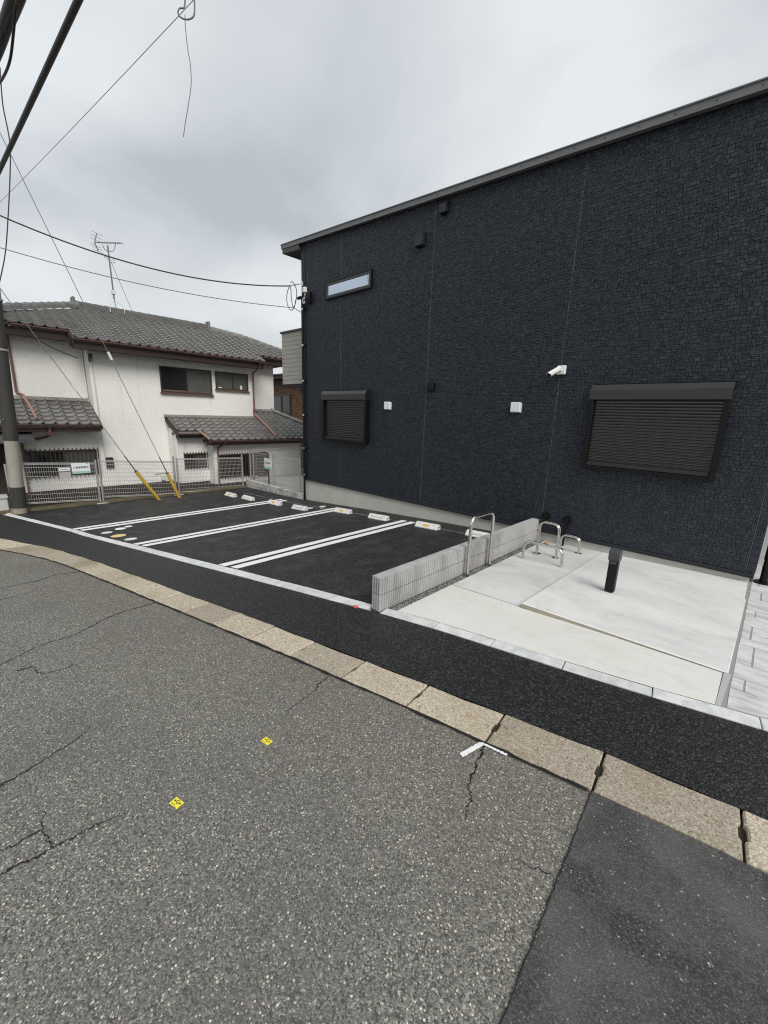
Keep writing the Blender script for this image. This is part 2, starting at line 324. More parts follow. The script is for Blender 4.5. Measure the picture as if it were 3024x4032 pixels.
# ------------------------------------------------------------------ ground, road, pavement
KF = [(-16,-3.0),(-14,-1.6),(-12,-.5),(-11,-.02),(-10.3,.3),(-9.5,.59),(-8.75,.82),(-8.07,.97),(-7.25,1.12),(-6.49,1.26),(-5.33,1.47),(-4.18,1.69),(-3.01,1.925),(-1.74,2.16),(-.43,2.38),(.27,2.49),(1.5,2.66),(6,3.2),(40,7)]
KB = [(-16,-2.5),(-14,-1.15),(-12.4,-.2),(-11.41,.34),(-10.06,.85),(-9.17,1.09),(-7.78,1.38),(-6.59,1.59),(-5.42,1.79),(-4.26,2.03),(-3.05,2.25),(-1.79,2.49),(-.46,2.75),(.25,2.86),(1.5,3.05),(6,3.6),(40,7.4)]
EF = [(-14.27,.58),(-11.02,1.50),(-8.74,1.95),(-6.9,2.31),(-5.57,2.60),(-3.75,3.01),(-3.1,3.17),(-2.2,3.35),(-1.06,3.53),(-.39,3.66),(.33,3.82),(6,5.0),(40,12)]
EB = [(-14.2,.74),(-10.95,1.65),(-8.54,2.15),(-6.86,2.49),(-5.51,2.79),(-3.92,3.14),(-3.04,3.33),(-2.44,3.46),(-1.10,3.67),(-.40,3.80),(.01,3.90),(.33,3.98),(6,5.16),(40,12.2)]
def xs_range(a, b, d):
    n = max(1, round((b-a)/d)); return [a+(b-a)*i/n for i in range(n+1)]
def sheet(name, xs, ylo, yhi, m, dz=0., ny=1, parent=None, kind='structure', skirt=0):
    mb = MB(); vs = []; k = ny+1
    for x in xs:
        a, b = ylo(x), yhi(x)
        for j in range(k): vs.append((x, a+(b-a)*j/ny, gz(x)+dz))
    fs = [(i*k+j, (i+1)*k+j, (i+1)*k+j+1, i*k+j+1) for i in range(len(xs)-1) for j in range(ny)]
    mb.add(vs, fs, False)
    o = mb.build(name, m, parent); 
    if parent is None: o['kind'] = kind
    return o
gx = [-600, -200, -80, -40] + xs_range(-30, 10, .5) + [20, 40, 100, 300, 600]
sheet('ground', gx, lambda x: -600, lambda x: 600, M_GROUND, -.38)
RX = [-40, -30, -25, -20] + xs_range(-16, 8, .25) + [12, 20, 40]
road = sheet('road', RX, lambda x: -9, lambda x: interp(KF, x)-.012, M_ROAD, 0, 8)
patch = sheet('road_patch', xs_range(-.40, 8, .3)+[20, 40], lambda x: -9, lambda x: interp(KF, x)-.010, M_PATCH, .006, 6)
for v in patch.data.vertices:      # the sawn edge runs slightly askew
    if v.co.x < -.39: v.co.x = -.43+(2.38-v.co.y)*.064; v.co.z = gz(v.co.x)+.006
# the sawn, slightly crumbling edge of the patch
def ribbon(name, pts, wd, m, parent, dz, jag=.0, n=6, rs=3, taper=True, vr=(.45, 1.25)):
    rd = random.Random(rs); P = []
    for (a, b) in zip(pts, pts[1:]):
        for i in range(n): P.append((a[0]+(b[0]-a[0])*i/n, a[1]+(b[1]-a[1])*i/n))
    P.append(pts[-1]); mb = MB(); vs = []; q = len(P)
    P = [(x+rd.uniform(-jag, jag), y+rd.uniform(-jag, jag)) for x, y in P]
    for i, p in enumerate(P):
        a = P[max(0, i-1)]; b = P[min(q-1, i+1)]; d = Vector((b[0]-a[0], b[1]-a[1])); d = d.normalized() if d.length else Vector((1, 0)); nn = Vector((-d.y, d.x))
        k = wd*.5*rd.uniform(*vr)*((1-.7*i/q) if taper else 1)
        for s in (1, -1): vs.append((p[0]+nn.x*k*s, p[1]+nn.y*k*s, gz(p[0])+dz))
    mb.add(vs, [(2*i, 2*i+1, 2*i+3, 2*i+2) for i in range(q-1)]); return mb.build(name, m, parent)
CR = [[(-5.29,1.46),(-5.3,1.11),(-5.22,.86),(-5.13,.75),(-5.03,.59),(-5.01,.28),(-4.89,.08),(-4.82,-.02),(-4.6,-.4)],
      [(-4.58,.08),(-4.57,.2),(-4.43,.2),(-4.35,.25),(-4.32,.39),(-4.32,.56)], [(-3.26,.39),(-3.19,.3),(-3.15,.22),(-3.12,.11),(-3.08,.02),(-3.06,-.06),(-3.05,-.12),(-3.0,-.4)][::-1],
      [(-2.49,1.98),(-2.46,1.84),(-2.4,1.77),(-2.38,1.63),(-2.37,1.46)], [(-7.47,1.11),(-7.63,.76),(-7.44,.52),(-7.47,.48),(-7.48,.13),(-7.4,-.2)], [(-6.91,.0),(-6.93,.24),(-6.97,.52)],
      [(-2.36,-.3),(-2.36,-.16),(-2.36,-.08),(-2.34,-.02),(-2.35,.04),(-2.43,.03),(-2.52,.02),(-2.57,.02),(-2.64,.05)], [(-2.52,.02),(-2.51,-.1),(-2.53,-.2)],
      [(-2.35,.04),(-2.33,.14),(-2.33,.23),(-2.32,.3),(-2.29,.36)], [(-1.09,2.27),(-1.06,2.15),(-1.02,1.97),(-.98,1.87),(-.92,1.81),(-.91,1.74),(-.88,1.68)], [(-.42,1.73),(-.51,1.7),(-.6,1.67)]]
CW = [.022,.017,.016,.012,.020,.015,.014,.011,.013,.014,.006]
for i, (c, wd) in enumerate(zip(CR, CW)): ribbon('crack', c, wd, M_CRACK, road, .003, .010, 9, 30+i, True, (.25, 1.4))
ribbon('crack', [(-.43,2.36),(-.40,1.9),(-.361,1.3),(-.316,.6),(-.214,-1)], .006, M_CRACK, road, .0085, .004, 24, 77, False)
ribbon('crack', [(x, interp(KF, x)-.016) for x in xs_range(-11, -.45, .25)], .030, M_CRACK, road, .0095, .004, 3, 5, False)
ribbon('paint_mark', [(-1.15,2.045),(-1.105,2.235)], .038, M_PAINTW, road, .0105, .0012, 24, 4, False, (.82, 1.12))
ribbon('paint_mark', [(-1.11,2.235),(-.93,2.262)], .021, M_PAINTW, road, .0112, .001, 24, 9, False, (.7, 1.15))

# kerb stones
kerb = empty('kerb', (0, 2.5, 0), kind='structure')
joints = [-13.3+.6*i for i in range(9)] + [-7.72,-7.12,-6.52,-5.94,-5.34,-4.75,-4.18,-3.6,-3.01,-2.39,-1.74,-1.10,-.43,.27,.97,1.67,2.37,3.1,3.8,4.5,5.2,5.9]
def kerb_stone(x0, x1, n0, n1, rs):
    rd = random.Random(rs); g = .0075
    def pt(x, t):        # t 0 front .. 1 back; joints lean slightly
        xx = x-.035*t; return (xx, interp(KF, x)*(1-t)+interp(KB, xx)*t)
    out_ = []
    # left joint going front->back reversed at the end
    nt_ = [(0,0),(.36,0),(.38,.9),(.44,1.1),(.58,1.1),(.66,.9),(.69,0),(1,0)]
    left = [pt(x0+g+n0*k, t) for t, k in nt_]; right = [pt(x1-g-n1*k, t) for t, k in nt_]
    front = [pt(x0+g+(x1-x0-2*g)*i/5, rd.uniform(0, .025)) for i in range(1, 5)]
    back = [pt(x0+g+(x1-x0-2*g)*i/4, 1-rd.uniform(0, .02)) for i in range(1, 4)]
    ring = front + right + back[::-1] + left[::-1]
    n = len(ring); cx = sum(p[0] for p in ring)/n; cy = sum(p[1] for p in ring)/n
    tilt = rd.uniform(-.004, .004); h = .010+rd.uniform(-.003, .004)
    def Z(p): return gz(p[0])+h+tilt*((p[1]-cy)/.17)
    def ins(p):
        d = math.hypot(p[0]-cx, p[1]-cy); k = .010/d; return (p[0]+(cx-p[0])*k, p[1]+(cy-p[1])*k)
    vs = [(p[0], p[1], gz(p[0])-.36) for p in ring]+[(p[0], p[1], Z(p)-.009) for p in ring]
    tp = [ins(p) for p in ring]; vs += [(p[0], p[1], Z(p)) for p in tp]
    fs = [(a*n+i, a*n+(i+1)%n, (a+1)*n+(i+1)%n, (a+1)*n+i) for a in (0, 1) for i in range(n)]+[tuple(2*n+i for i in range(n))]
    return MB().add(vs, fs).build('kerb_stone', M_STONE, kerb)
for i, (a, b) in enumerate(zip(joints, joints[1:])):
    f = lambda x: .012 if -1.3 < x < 1.2 else (.008 if -3.2 < x < 2.5 else .003)
    kerb_stone(a, b, f(a), f(b), i)
for jx in joints:
    a = (jx, interp(KF, jx)); b = (jx-.035, interp(KB, jx-.035)); wd = .07 if -3.8 < jx < 2.5 else .02
    MB().add([(a[0]-wd, a[1]+.01, gz(a[0])-.022), (a[0]+wd, a[1]+.01, gz(a[0])-.022), (b[0]+wd, b[1]-.01, gz(b[0])-.020), (b[0]-wd, b[1]-.01, gz(b[0])-.020)], [(0,1,2,3)]).build('joint_shade', M_JSHADE, kerb)  # dark sheet added in each joint so the open notches look shaded
# asphalt pavement strip and the parking lot
sheet('pavement', [-22]+xs_range(-16, 8, .25)+[20, 40], lambda x: interp(KB, x)+.008, lambda x: interp(EF, x)-.003, M_FRESH, .002, 3)
def lot_front(x): return interp(EB, x)+.003
lot = sheet('parking_lot', xs_range(-14.32, -3.2, .25), lot_front, lambda x: 7.63 if x > -10.9 else 7.5, M_LOT, .002, 6)
# white paint
for xc in (-11.12, -8.57, -5.97):
    for sg in (-1, 1):
        w_ = .165 if xc > -11 else .15; x0 = xc+sg*(.045+w_/2)-w_/2; yb = 7.17 if xc > -11 else 7.05; ny = 40
        rl = random.Random(int(xc*10)+sg); mb = MB(); vs = []
        for q in range(ny+1):
            for k_, xx in ((0, x0), (1, x0+w_)):
                xx += rl.uniform(-.004, .004); ya = interp(EB, xx)+.02+(.02 if sg > 0 else 0); vs.append((xx, ya+(yb-ya)*q/ny, gz(xx)+.007))
        mb.add(vs, [(2*q, 2*q+1, 2*q+3, 2*q+2) for q in range(ny)]); mb.build('painted_line', M_LINE, lot)
for (x, y, r, m) in [(-10.36,2.03,.115,M_DOTC),(-10.56,2.34,.115,M_LINE),(-10.67,2.53,.085,M_LINE),(-9.80,2.12,.15,M_DOTY),(-9.25,2.21,.12,M_DOTC),(-9.24,7.14,.10,M_LINE),(-9.30,6.73,.10,M_LINE),(-9.02,6.95,.06,M_DOTC)]:
    mb = MB(); n = 24; mb.add([(x+r*math.cos(i*2*math.pi/n), y+r*.95*math.sin(i*2*math.pi/n), gz(x+r*math.cos(i*2*math.pi/n))+.0075) for i in range(n)], [tuple(range(n))]); mb.build('painted_dot', m, lot)
ribbon('snapped_line', [(-13.2,6.75),(-10.9,6.95),(-8,7.0),(-5,7.03),(-3.3,7.05)], .012, M_DOTC, lot, .006, .003, 8, 3, False)

# edging blocks
edging = empty('edging', (0, 3.5, 0), kind='structure')
ej = [-14.25+.6*i for i in range(17)]+[-4.33,-3.76,-3.21]
def edge_block(x0, x1, rs):
    rd = random.Random(rs); g = .004; h = .012+rd.uniform(-.002, .002)
    F = [(x0+g+(x1-x0-2*g)*i/3) for i in range(4)]
    ring = [(x, interp(EF, x)+rd.uniform(0,.006)) for x in F]+[(x-.02, interp(EB, x-.02)-rd.uniform(0,.004)) for x in F[::-1]]
    n = len(ring); cx = sum(p[0] for p in ring)/n; cy = sum(p[1] for p in ring)/n
    tp = [(p[0]+(cx-p[0])*.015, p[1]+(cy-p[1])*.05) for p in ring]
    vs = [(p[0],p[1],gz(p[0])-.12) for p in ring]+[(p[0],p[1],gz(p[0])+h-.004) for p in ring]+[(p[0],p[1],gz(p[0])+h) for p in tp]
    fs = [(a*n+i, a*n+(i+1)%n, (a+1)*n+(i+1)%n, (a+1)*n+i) for a in (0, 1) for i in range(n)]+[tuple(2*n+i for i in range(n))]
    MB().add(vs, fs).build('edging_block', M_EDGE, edging)
for i, (a, b) in enumerate(zip(ej, ej[1:])): edge_block(a, b, 200+i)
ej2 = [-3.03,-2.36,-1.72,-1.05,-.37,.30,.97,1.64,2.3,3,3.7,4.4,5.1]
for i, (a, b) in enumerate(zip(ej2, ej2[1:])): edge_block(a, b, 300+i)

# concrete pads
sheet('concrete_apron', xs_range(-2.92, .015, .2), lambda x: interp(EB, x)+.004, lambda x: 4.50, M_APRON, .010, 2)
sheet('concrete_pad', xs_range(-2.92, -1.885, .2), lambda x: 4.508, lambda x: 7.64, M_CONC, .011, 4)
sheet('gravel_bed', xs_range(-3.06, -2.915, .1), lambda x: interp(EB, x)+.002, lambda x: 7.64, M_GRAVEL, -.03, 4)
SLN = 10; mb2 = MB(); vs = []
def slab_pt(u, v):
    x = (-1.89)*(1-u)+(.055+.03*v)*u; y_ = (4.47+.06*u)*(1-v)+7.64*v
    z = (.018*(1-u)+.015*u)*(1-v)+((gz(-1.89)+.012)*(1-u)+.006*u)*v
    return (x, y_, z)
for i in range(SLN+1):
    for j in range(SLN+1): vs.append(slab_pt(.006+.988*i/SLN, .004+.996*j/SLN))
k = SLN+1; mb2.add(vs, [(i*k+j, (i+1)*k+j, (i+1)*k+j+1, i*k+j+1) for i in range(SLN) for j in range(SLN)])
rim = [(i/SLN, 0) for i in range(SLN)]+[(1, j/SLN) for j in range(SLN)]+[(1-i/SLN, 1) for i in range(SLN)]+[(0, 1-j/SLN) for j in range(SLN)]
n = len(rim); a_ = [slab_pt(.006+.988*u, .004+.996*v) for u, v in rim]; b_ = [slab_pt(u, v) for u, v in rim]
mb2.add(a_+[(p[0], p[1], p[2]-.009) for p in b_]+[(p[0], p[1], -.12) for p in b_], [(q*n+i, (q+1)*n+i, (q+1)*n+(i+1) % n, q*n+(i+1) % n) for q in (0, 1) for i in range(n)])
o = mb2.build('concrete_slab', M_SLAB); o['kind'] = 'structure'
o.data.materials.append(mat('shaded_riser_concrete', (.40,.365,.29), .9, (.30,.27,.21), 5, 5, bump=.3, bs=60))  # riser faces: weathered tan of formed concrete, with shade painted into the colour
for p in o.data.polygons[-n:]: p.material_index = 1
# grey joint strip beside the apron
mb = MB().add([(.017,3.90,.0115),(.052,3.91,.0115),(.075,4.53,.0115),(.022,4.53,.0115)], [(0,1,2,3)]); o = mb.build('joint_strip', mat('joint_mortar', (.43,.43,.45), .8)); o['kind'] = 'structure'
# stamped concrete path: every stamped stone its own piece
path = sheet('stamped_path', xs_range(.05, 4.0, .3), lambda x: interp(EB, x)+.003, lambda x: 10.2, mat('stamp_joint', (.30,.295,.30), .9), .0065, 3)
def stamp(x0, x1, y0, y1, rs):
    rd = random.Random(rs); g = .004; h = .010+rd.uniform(-.001,.001)
    def lo(x): return max(y0, interp(EB, x)+.012)
    a = [(x0+g, lo(x0)+g), (x1-g, lo(x1)+g), (x1-g, y1-g), (x0+g, y1-g)]
    a = [(p[0]+rd.uniform(-.003,.003), p[1]+rd.uniform(-.003,.003)) for p in a]; cx = sum(p[0] for p in a)/4; cy = sum(p[1] for p in a)/4
    t = [(p[0]+(.002 if p[0] < cx else -.002), p[1]+(.002 if p[1] < cy else -.002)) for p in a]
    vs = [(*p, gz(p[0])-.02) for p in a]+[(*p, gz(p[0])+h) for p in t]
    MB().add(vs, [(i, (i+1)%4, 4+(i+1)%4, 4+i) for i in range(4)]+[(4,5,6,7)]).build('stamped_stone', M_STAMP, path)
rd = random.Random(5); y = 3.85; k = 0
rows = [3.85,4.28,4.5,4.82,5.28,5.46,5.85,6.2,6.4,6.85,7.2,7.5,7.95,8.3,8.8,9.3]
for a, b in zip(rows, rows[1:]):
    k += 1; off = [.08,.30,.09,.27,.12,.33][k % 6]; x = .08; cuts = [x]
    x += off
    while x < 3.9: cuts.append(x); x += rd.choice([.30,.45,.62])
    cuts.append(3.95)
    if k == 1: cuts = [.08,.62,1.2,1.7,2.3,3.0,3.95]
    for p, q in zip(cuts, cuts[1:]): stamp(p, q, a, b, k*100+int(p*50))
yard = MB().box(-14.25, -10.95, 7.78, 12, -.9, -.44).build('concrete_yard', M_YARD); yard['kind'] = 'structure'

# loose gravel beside the ribbed wall
rd = random.Random(11); mb = MB()
for i in range(1500):
    x = rd.uniform(-3.045, -2.915); yy = rd.uniform(3.36, 7.6); s = rd.uniform(.008, .019); z = gz(x)-.022+rd.uniform(0, .014)
    vs = [(x+s*rd.uniform(.7,1.2)*a, yy+s*rd.uniform(.7,1.2)*b, z+s*rd.uniform(.5,.8)*c) for a, b, c in [(1,0,0),(-1,0,0),(0,1,0),(0,-1,0),(0,0,1),(0,0,-1)]]
    mb.add(vs, [(0,2,4),(2,1,4),(1,3,4),(3,0,4),(2,0,5),(1,2,5),(3,1,5),(0,3,5)])
tag(mb.build('gravel', M_GRAVEL), 'loose grey gravel strip between the ribbed block wall and the concrete', 'gravel', kind='stuff')

# ------------------------------------------------------------------ apartment building
apt = empty('apartment_building', (-5.4, 7.6, 0), 'long navy blue apartment building with textured siding and two black shutters', 'building')
XL, XR = -10.76, .09
def fb(x): return 6.215 + .0584*(-.9-x)     # underside of the roof edge
# solid core behind the cladding
mb = MB(); mb.prism([(XL+.02,-.9),(XR-.02,-.9),(XR-.02,fb(XR)),(XL+.02,fb(XL))], 7.64, 13.2, 1); mb.build('wall_core', M_TRIM, apt)
MB().prism([(XL+.03, -1.4),(XR-.035,-1.4),(XR-.035,.10),(XL+.03,.10)], 7.625, 7.64, 1).build('foundation', M_FOUND, apt)
mb = MB(); mb.prism([(7.63,.14),(7.578,.14),(7.565,.115),(7.565,.082),(7.63,.082)], XL, XR, 0); mb.build('base_trim', M_TRIM, apt)
# cladding panels with split-stone relief
PW, PH = 3.01, .455
def relief(w_, h_, rs):
    # small split stones laid like a basket weave: squarish pairs beside longer bars
    rd = random.Random(rs); mb = MB(); D = .0038; mb.add([(0,D,0),(w_,D,0),(w_,D,h_),(0,D,h_)], [(0,1,2,3)])
    nr = 9; H = h_/nr; g = .0013
    def stone(X0, X1, Z0, Z1):
        d = rd.uniform(.0005, .0065); q = [d+rd.uniform(-.0042,.0042) for _ in range(4)]; i_ = rd.uniform(.001,.004)
        X0 += g; X1 -= g; Z0 += g; Z1 -= g
        mb.add([(X0,D,Z0),(X1,D,Z0),(X1,D,Z1),(X0,D,Z1),(X0+i_,-q[0],Z0+i_*.6),(X1-i_,-q[1],Z0+i_*.6),(X1-i_,-q[2],Z1-i_*.6),(X0+i_,-q[3],Z1-i_*.6)],
               [(4,5,6,7),(0,1,5,4),(1,2,6,5),(2,3,7,6),(3,0,4,7)])
    for r_ in range(nr):
        z0 = r_*H; x = 0.; k = r_ % 2
        while x < w_-.001:
            ww = rd.uniform(.042, .082); ww = min(ww, w_-x)
            if w_-x-ww < .035: ww = w_-x
            c = rd.random(); zm = z0+H*rd.uniform(.42,.58); xm = x+ww*rd.uniform(.4,.6)
            if (k + (c < .25)) % 2: stone(x, x+ww, z0, zm); stone(x, x+ww, zm, z0+H)
            elif c < .62: stone(x, x+ww, z0, z0+H)
            elif c < .74: stone(x, xm, z0, z0+H); stone(xm, x+ww, z0, zm); stone(xm, x+ww, zm, z0+H)
            else: stone(x, xm, z0, z0+H); stone(xm, x+ww, z0, z0+H)
            x += ww; k += 1
    return mb
NV = 5
var = [relief(PW-.010, PH-.0006, 50+i) for i in range(NV)]
vmesh = [v.mesh('siding_panel', M_SIDING) for v in var]
nrow = 15
starts = [-9.02-PW, -9.02, -6.01, -3.02]
def clip_mesh(mb, x_off, z_off, planes, nm):
    bm = bmesh.new(); me = mb.mesh(nm, M_SIDING); bm.from_mesh(me); bpy.data.meshes.remove(me)
    for co, no in planes:
        co = Vector(co)-Vector((x_off, 0, z_off))
        bmesh.ops.bisect_plane(bm, geom=bm.verts[:]+bm.edges[:]+bm.faces[:], plane_co=co, plane_no=no, clear_outer=True)
    me = bpy.data.meshes.new(nm); bm.to_mesh(me); bm.free(); me.materials.append(M_SIDING); return me
for ci, x0 in enumerate(starts):
    for r in range(nrow):
        z0 = .142+r*PH; vi = (ci*2+r*3) % NV; planes = []
        if ci == 0: planes.append(((XL+.17,0,0), (-1,0,0)))
        if z0+PH > fb(x0+PW)-.01:
            if z0 > fb(x0)+.02: continue
            planes.append(((0,0,fb(0)), Vector((.0584,0,1)).normalized()))
        me = vmesh[vi] if not planes else clip_mesh(var[vi], x0+.005, z0, planes, 'siding_panel')
        if len(me.polygons) == 0: continue
        obj('siding_panel', me, apt, (x0+.005, 7.60, z0))
for x in (-9.02, -6.01, -3.02, -.01):
    MB().box(x-.0035, x+.0035, 7.595, 7.615, .142, fb(x)).build('sealant_joint', M_SEAL, apt)
MB().box(XL-.01, XL+.165, 7.585, 7.64, .142, fb(XL)).build('corner_trim', M_TRIM, apt)
cme = [relief(.094, PH-.0006, 90+i) for i in range(3)]
cmm = [q.mesh('corner_siding', M_SIDING) for q in cme]
for r_ in range(14):
    z0 = .142+r_*PH
    if z0 > fb(.09): break
    obj('corner_siding', cmm[r_ % 3] if z0+PH < fb(.09) else clip_mesh(cme[r_ % 3], -.004, z0, [((0,0,fb(0)), Vector((.0584,0,1)).normalized())], 'corner_siding'), apt, (-.004, 7.60, z0))
MB().box(XL-.012, XL+.018, 7.64, 13.2, -.3, fb(XL)).build('side_cladding', M_BEIGE, apt)
MB().box(XR-.018, XR+.006, 7.64, 13.2, .142, fb(XR)).build('side_cladding', M_SIDING, apt)
# roof edge
RXL, RXR = -11.64, .45
def ft(x): return 6.935-.0584*(x-RXL)
mb = MB(); mb.prism([(RXL,ft(RXL)),(RXL,ft(RXL)-.115),(RXR,ft(RXR)-.115),(RXR,ft(RXR))], 7.485, 7.51, 1)
mb.prism([(RXL-.01,ft(RXL)+.006),(RXL-.01,ft(RXL)-.012),(RXR,ft(RXR)-.012),(RXR,ft(RXR)+.006)], 7.470, 7.4845, 1); mb.build('fascia', M_FASC, apt)
MB().prism([(RXL+.05,ft(RXL+.05)-.1155),(RXL+.05,ft(RXL)-.245),(XL,ft(XL)-.245),(XL,ft(XL)-.1155)], 7.50, 7.60, 1).build('lower_fascia', M_FASC2, apt)
MB().box(RXL+.05, RXL+.10, 7.602, 13.4, ft(RXL)-.245, ft(RXL)-.12).build('lower_fascia', M_FASC2, apt)
MB().box(RXL, RXL+.02, 7.512, 13.5, ft(RXL)-.115, ft(RXL)-.004).build('fascia', M_FASC, apt)
MB().prism([(RXL+.102,ft(RXL)-.235),(XL-.012,ft(XL)-.20),(XL-.012,ft(XL)-.18),(RXL+.102,ft(RXL)-.21)], 7.602, 13.4, 1).build('soffit', M_SOFF, apt)
MB().prism([(RXL+.02,ft(RXL)-.02),(RXR,ft(RXR)-.02),(RXR,ft(RXR)-.10),(RXL+.02,ft(RXL)-.10)], 7.511, 13.5, 1).build('roof', M_FASC, apt)
scr = MB().tube([(0,0,0),(0,-.006,0)], .008, 8).mesh('screw', M_TRIM)
for i in range(26): obj('screw', scr, apt, (-11.3+.45*i, 7.485, ft(-11.3+.45*i)-.06))
# balcony at the far end
bal = MB().box(-12.52, XL-.013, 8.02, 8.10, 3.06, 4.66).build('balcony', M_BEIGE, apt)
MB().box(-12.52, -12.44, 8.101, 11.5, 3.06, 4.66).build('balcony_side', M_BEIGE, bal)
for i in range(12): MB().box(-12.53, XL-.014, 8.008, 8.019, 3.07+i*.133, 3.07+i*.133+.121).build('board', M_BEIGE, bal)
MB().box(-12.58, XL-.014, 7.97, 8.16, 4.662, 4.72).build('coping', M_FASC2, bal)
MB().box(-12.5, XL-.014, 8.05, 11.5, 2.98, 3.058).build('balcony_floor', M_SOFF, bal)
MB().box(-11.6, XL-.014, 8.06, 8.2, 2.80, 2.978).build('bracket', M_TRIM, bal)
# shutters
hp = [(7.60,2.785),(7.475,2.768),(7.418,2.682),(7.42,2.535),(7.60,2.535)]
slat_p = [(.016,.0),(.016,.020),(-.006,.0265),(-.012,.031),(-.0125,.035),(-.007,.0415),(.004,.0445),(.016,.0445)]
slat_me = MB().prism(slat_p, 0, 1.68, 0).mesh('slat', M_SLAT)
for x0 in (-9.66, -2.41):
    s = MB().prism([(7.60,2.5345),(7.52,2.5345),(7.52,1.52),(7.60,1.52)], x0+.06, x0+1.77, 0).build('shutter', M_BLK, apt)
    MB().prism(hp, x0, x0+1.83, 0).build('header_box', M_HEAD, s)
    MB().prism([(7.60,2.80),(7.57,2.80),(7.57,2.786),(7.60,2.786)], x0+.01, x0+1.84, 0).build('flashing', M_TRIM, s)
    for a in (x0+.002, x0+1.758): MB().bbox(a, a+.07, 7.445, 7.60, 1.405, 2.533, .006).build('guide_rail', M_BLK, s)
    for k in range(22):
        o = obj('slat', slat_me, s, (x0+.074, 7.502, 1.524+k*.0458))
    MB().bbox(x0+.074, x0+1.756, 7.478, 7.518, 1.452, 1.518, .006).build('bottom_bar', M_HEAD, s)
    MB().box(x0+.073, x0+1.757, 7.46, 7.60, 1.405, 1.449).build('sill', M_BLK, s)
# narrow upper window
wn = MB(); x0, x1, z0, z1 = -9.63, -7.84, 5.165, 5.585; Y0 = 7.545
for a in [(x0,x1,z0,z0+.03),(x0,x1,z1-.03,z1),(x0,x0+.03,z0+.031,z1-.031),(x1-.03,x1,z0+.031,z1-.031)]: wn.box(a[0],a[1],Y0,7.60,a[2],a[3])
win = wn.build('narrow_window', M_BLK, apt)
wf = MB()
for a in [(x0+.032,x1-.032,z0+.032,z0+.09),(x0+.032,x1-.032,z1-.085,z1-.032),(x0+.032,x0+.085,z0+.091,z1-.086),(x1-.085,x1-.032,z0+.091,z1-.086)]: wf.box(a[0],a[1],Y0+.008,7.598,a[2],a[3])
wf.build('frame', M_FRAME, win)
MB().box(x0+.08, x1-.08, Y0+.03, 7.596, z0+.085, z1-.08).build('pane', M_GLASSK, win)
for a in [(z0+.091,z0+.099,x0+.086,x1-.086)]: MB().box(a[2], a[3], Y0+.02, Y0+.0295, a[0], a[1]).build('bead', M_WHITE, win)
# vents and lamps
def hood(xc, zc_, wd, ht, dp):
    o = MB().prism([(7.60,zc_+ht/2+.01),(7.60-dp*.55,zc_+ht/2+.01),(7.60-dp,zc_+ht/2-.025),(7.60-dp,zc_-ht/2),(7.60,zc_-ht/2+.01)], xc-wd/2, xc+wd/2, 0).build('vent_hood', M_BLKV, apt)
    MB().box(xc-wd/2-.006, xc+wd/2+.006, 7.585, 7.60, zc_-ht/2+.012, zc_+ht/2+.016).build('flange', M_BLK, o)
    MB().box(xc-wd/2+.015, xc+wd/2-.015, 7.53, 7.585, zc_-ht/2-.022, zc_-ht/2-.001).build('louvre', M_BLK, o); return o
hood(-5.765, 6.285, .165, .18, .105); hood(-6.355, 5.85, .215, .235, .11)
o = MB().bbox(-5.93, -5.755, 7.52, 7.60, 2.735, 2.905, .012).build('vent_hood', M_BLK, apt)
for xc in (-7.175, -3.775):
    o = MB().bbox(xc-.10, xc+.10, 7.535, 7.578, 2.305, 2.49, .012).build('vent_cover', M_WHITE, apt); MB().box(xc-.09, xc+.108, 7.579, 7.60, 2.30, 2.48).build('back_plate', M_WHITE, o)
# service entry at the left corner: conduit with clamps
pipe = MB().tube([(-10.67,7.53,5.33),(-10.67,7.53,2),(-10.675,7.53,-.60)], .034, 10).build('conduit', M_BLK, apt)
MB().tube(fillet([(-10.67,7.53,5.30),(-10.67,7.53,5.40),(-10.80,7.47,5.36)], .04), .042, 10).build('weather_head', M_BLK, pipe)
for z in (5.07, 4.09, 3.09, 2.09, 1.08, .25):
    MB().tube([(-10.672,7.53,z-.022),(-10.672,7.53,z+.022)], .040, 12).build('clamp', M_STEEL, pipe)
    MB().bbox(-10.64, -10.57, 7.53, 7.59, z-.02, z+.02, .004).build('clamp_screw', M_BLK, pipe)
br = MB().box(-10.40, -10.27, 7.50, 7.585, 5.18, 5.46).build('service_box', M_BLK, apt)
MB().bbox(-10.56, -10.46, 7.46, 7.56, 5.48, 5.62, .01).build('white_cap', M_WHITE, apt)
MB().tube([(-10.47,7.45,5.27)]+[(-10.47+.055*math.cos(t*.6),7.45,5.25+.075*math.sin(t*.6)) for t in range(11)], .013, 6).build('cable_loop', M_WHITE, apt)
MB().tube([(-10.40,7.44,5.42),(-10.38,7.43,5.30),(-10.43,7.44,5.22),(-10.47,7.45,5.33)], .014, 6).build('cable_loop', M_STEEL, apt)
MB().bbox(-10.68, -10.62, 7.52, 7.585, 5.68, 5.80, .006).build('cable_bracket', M_STEEL, apt)
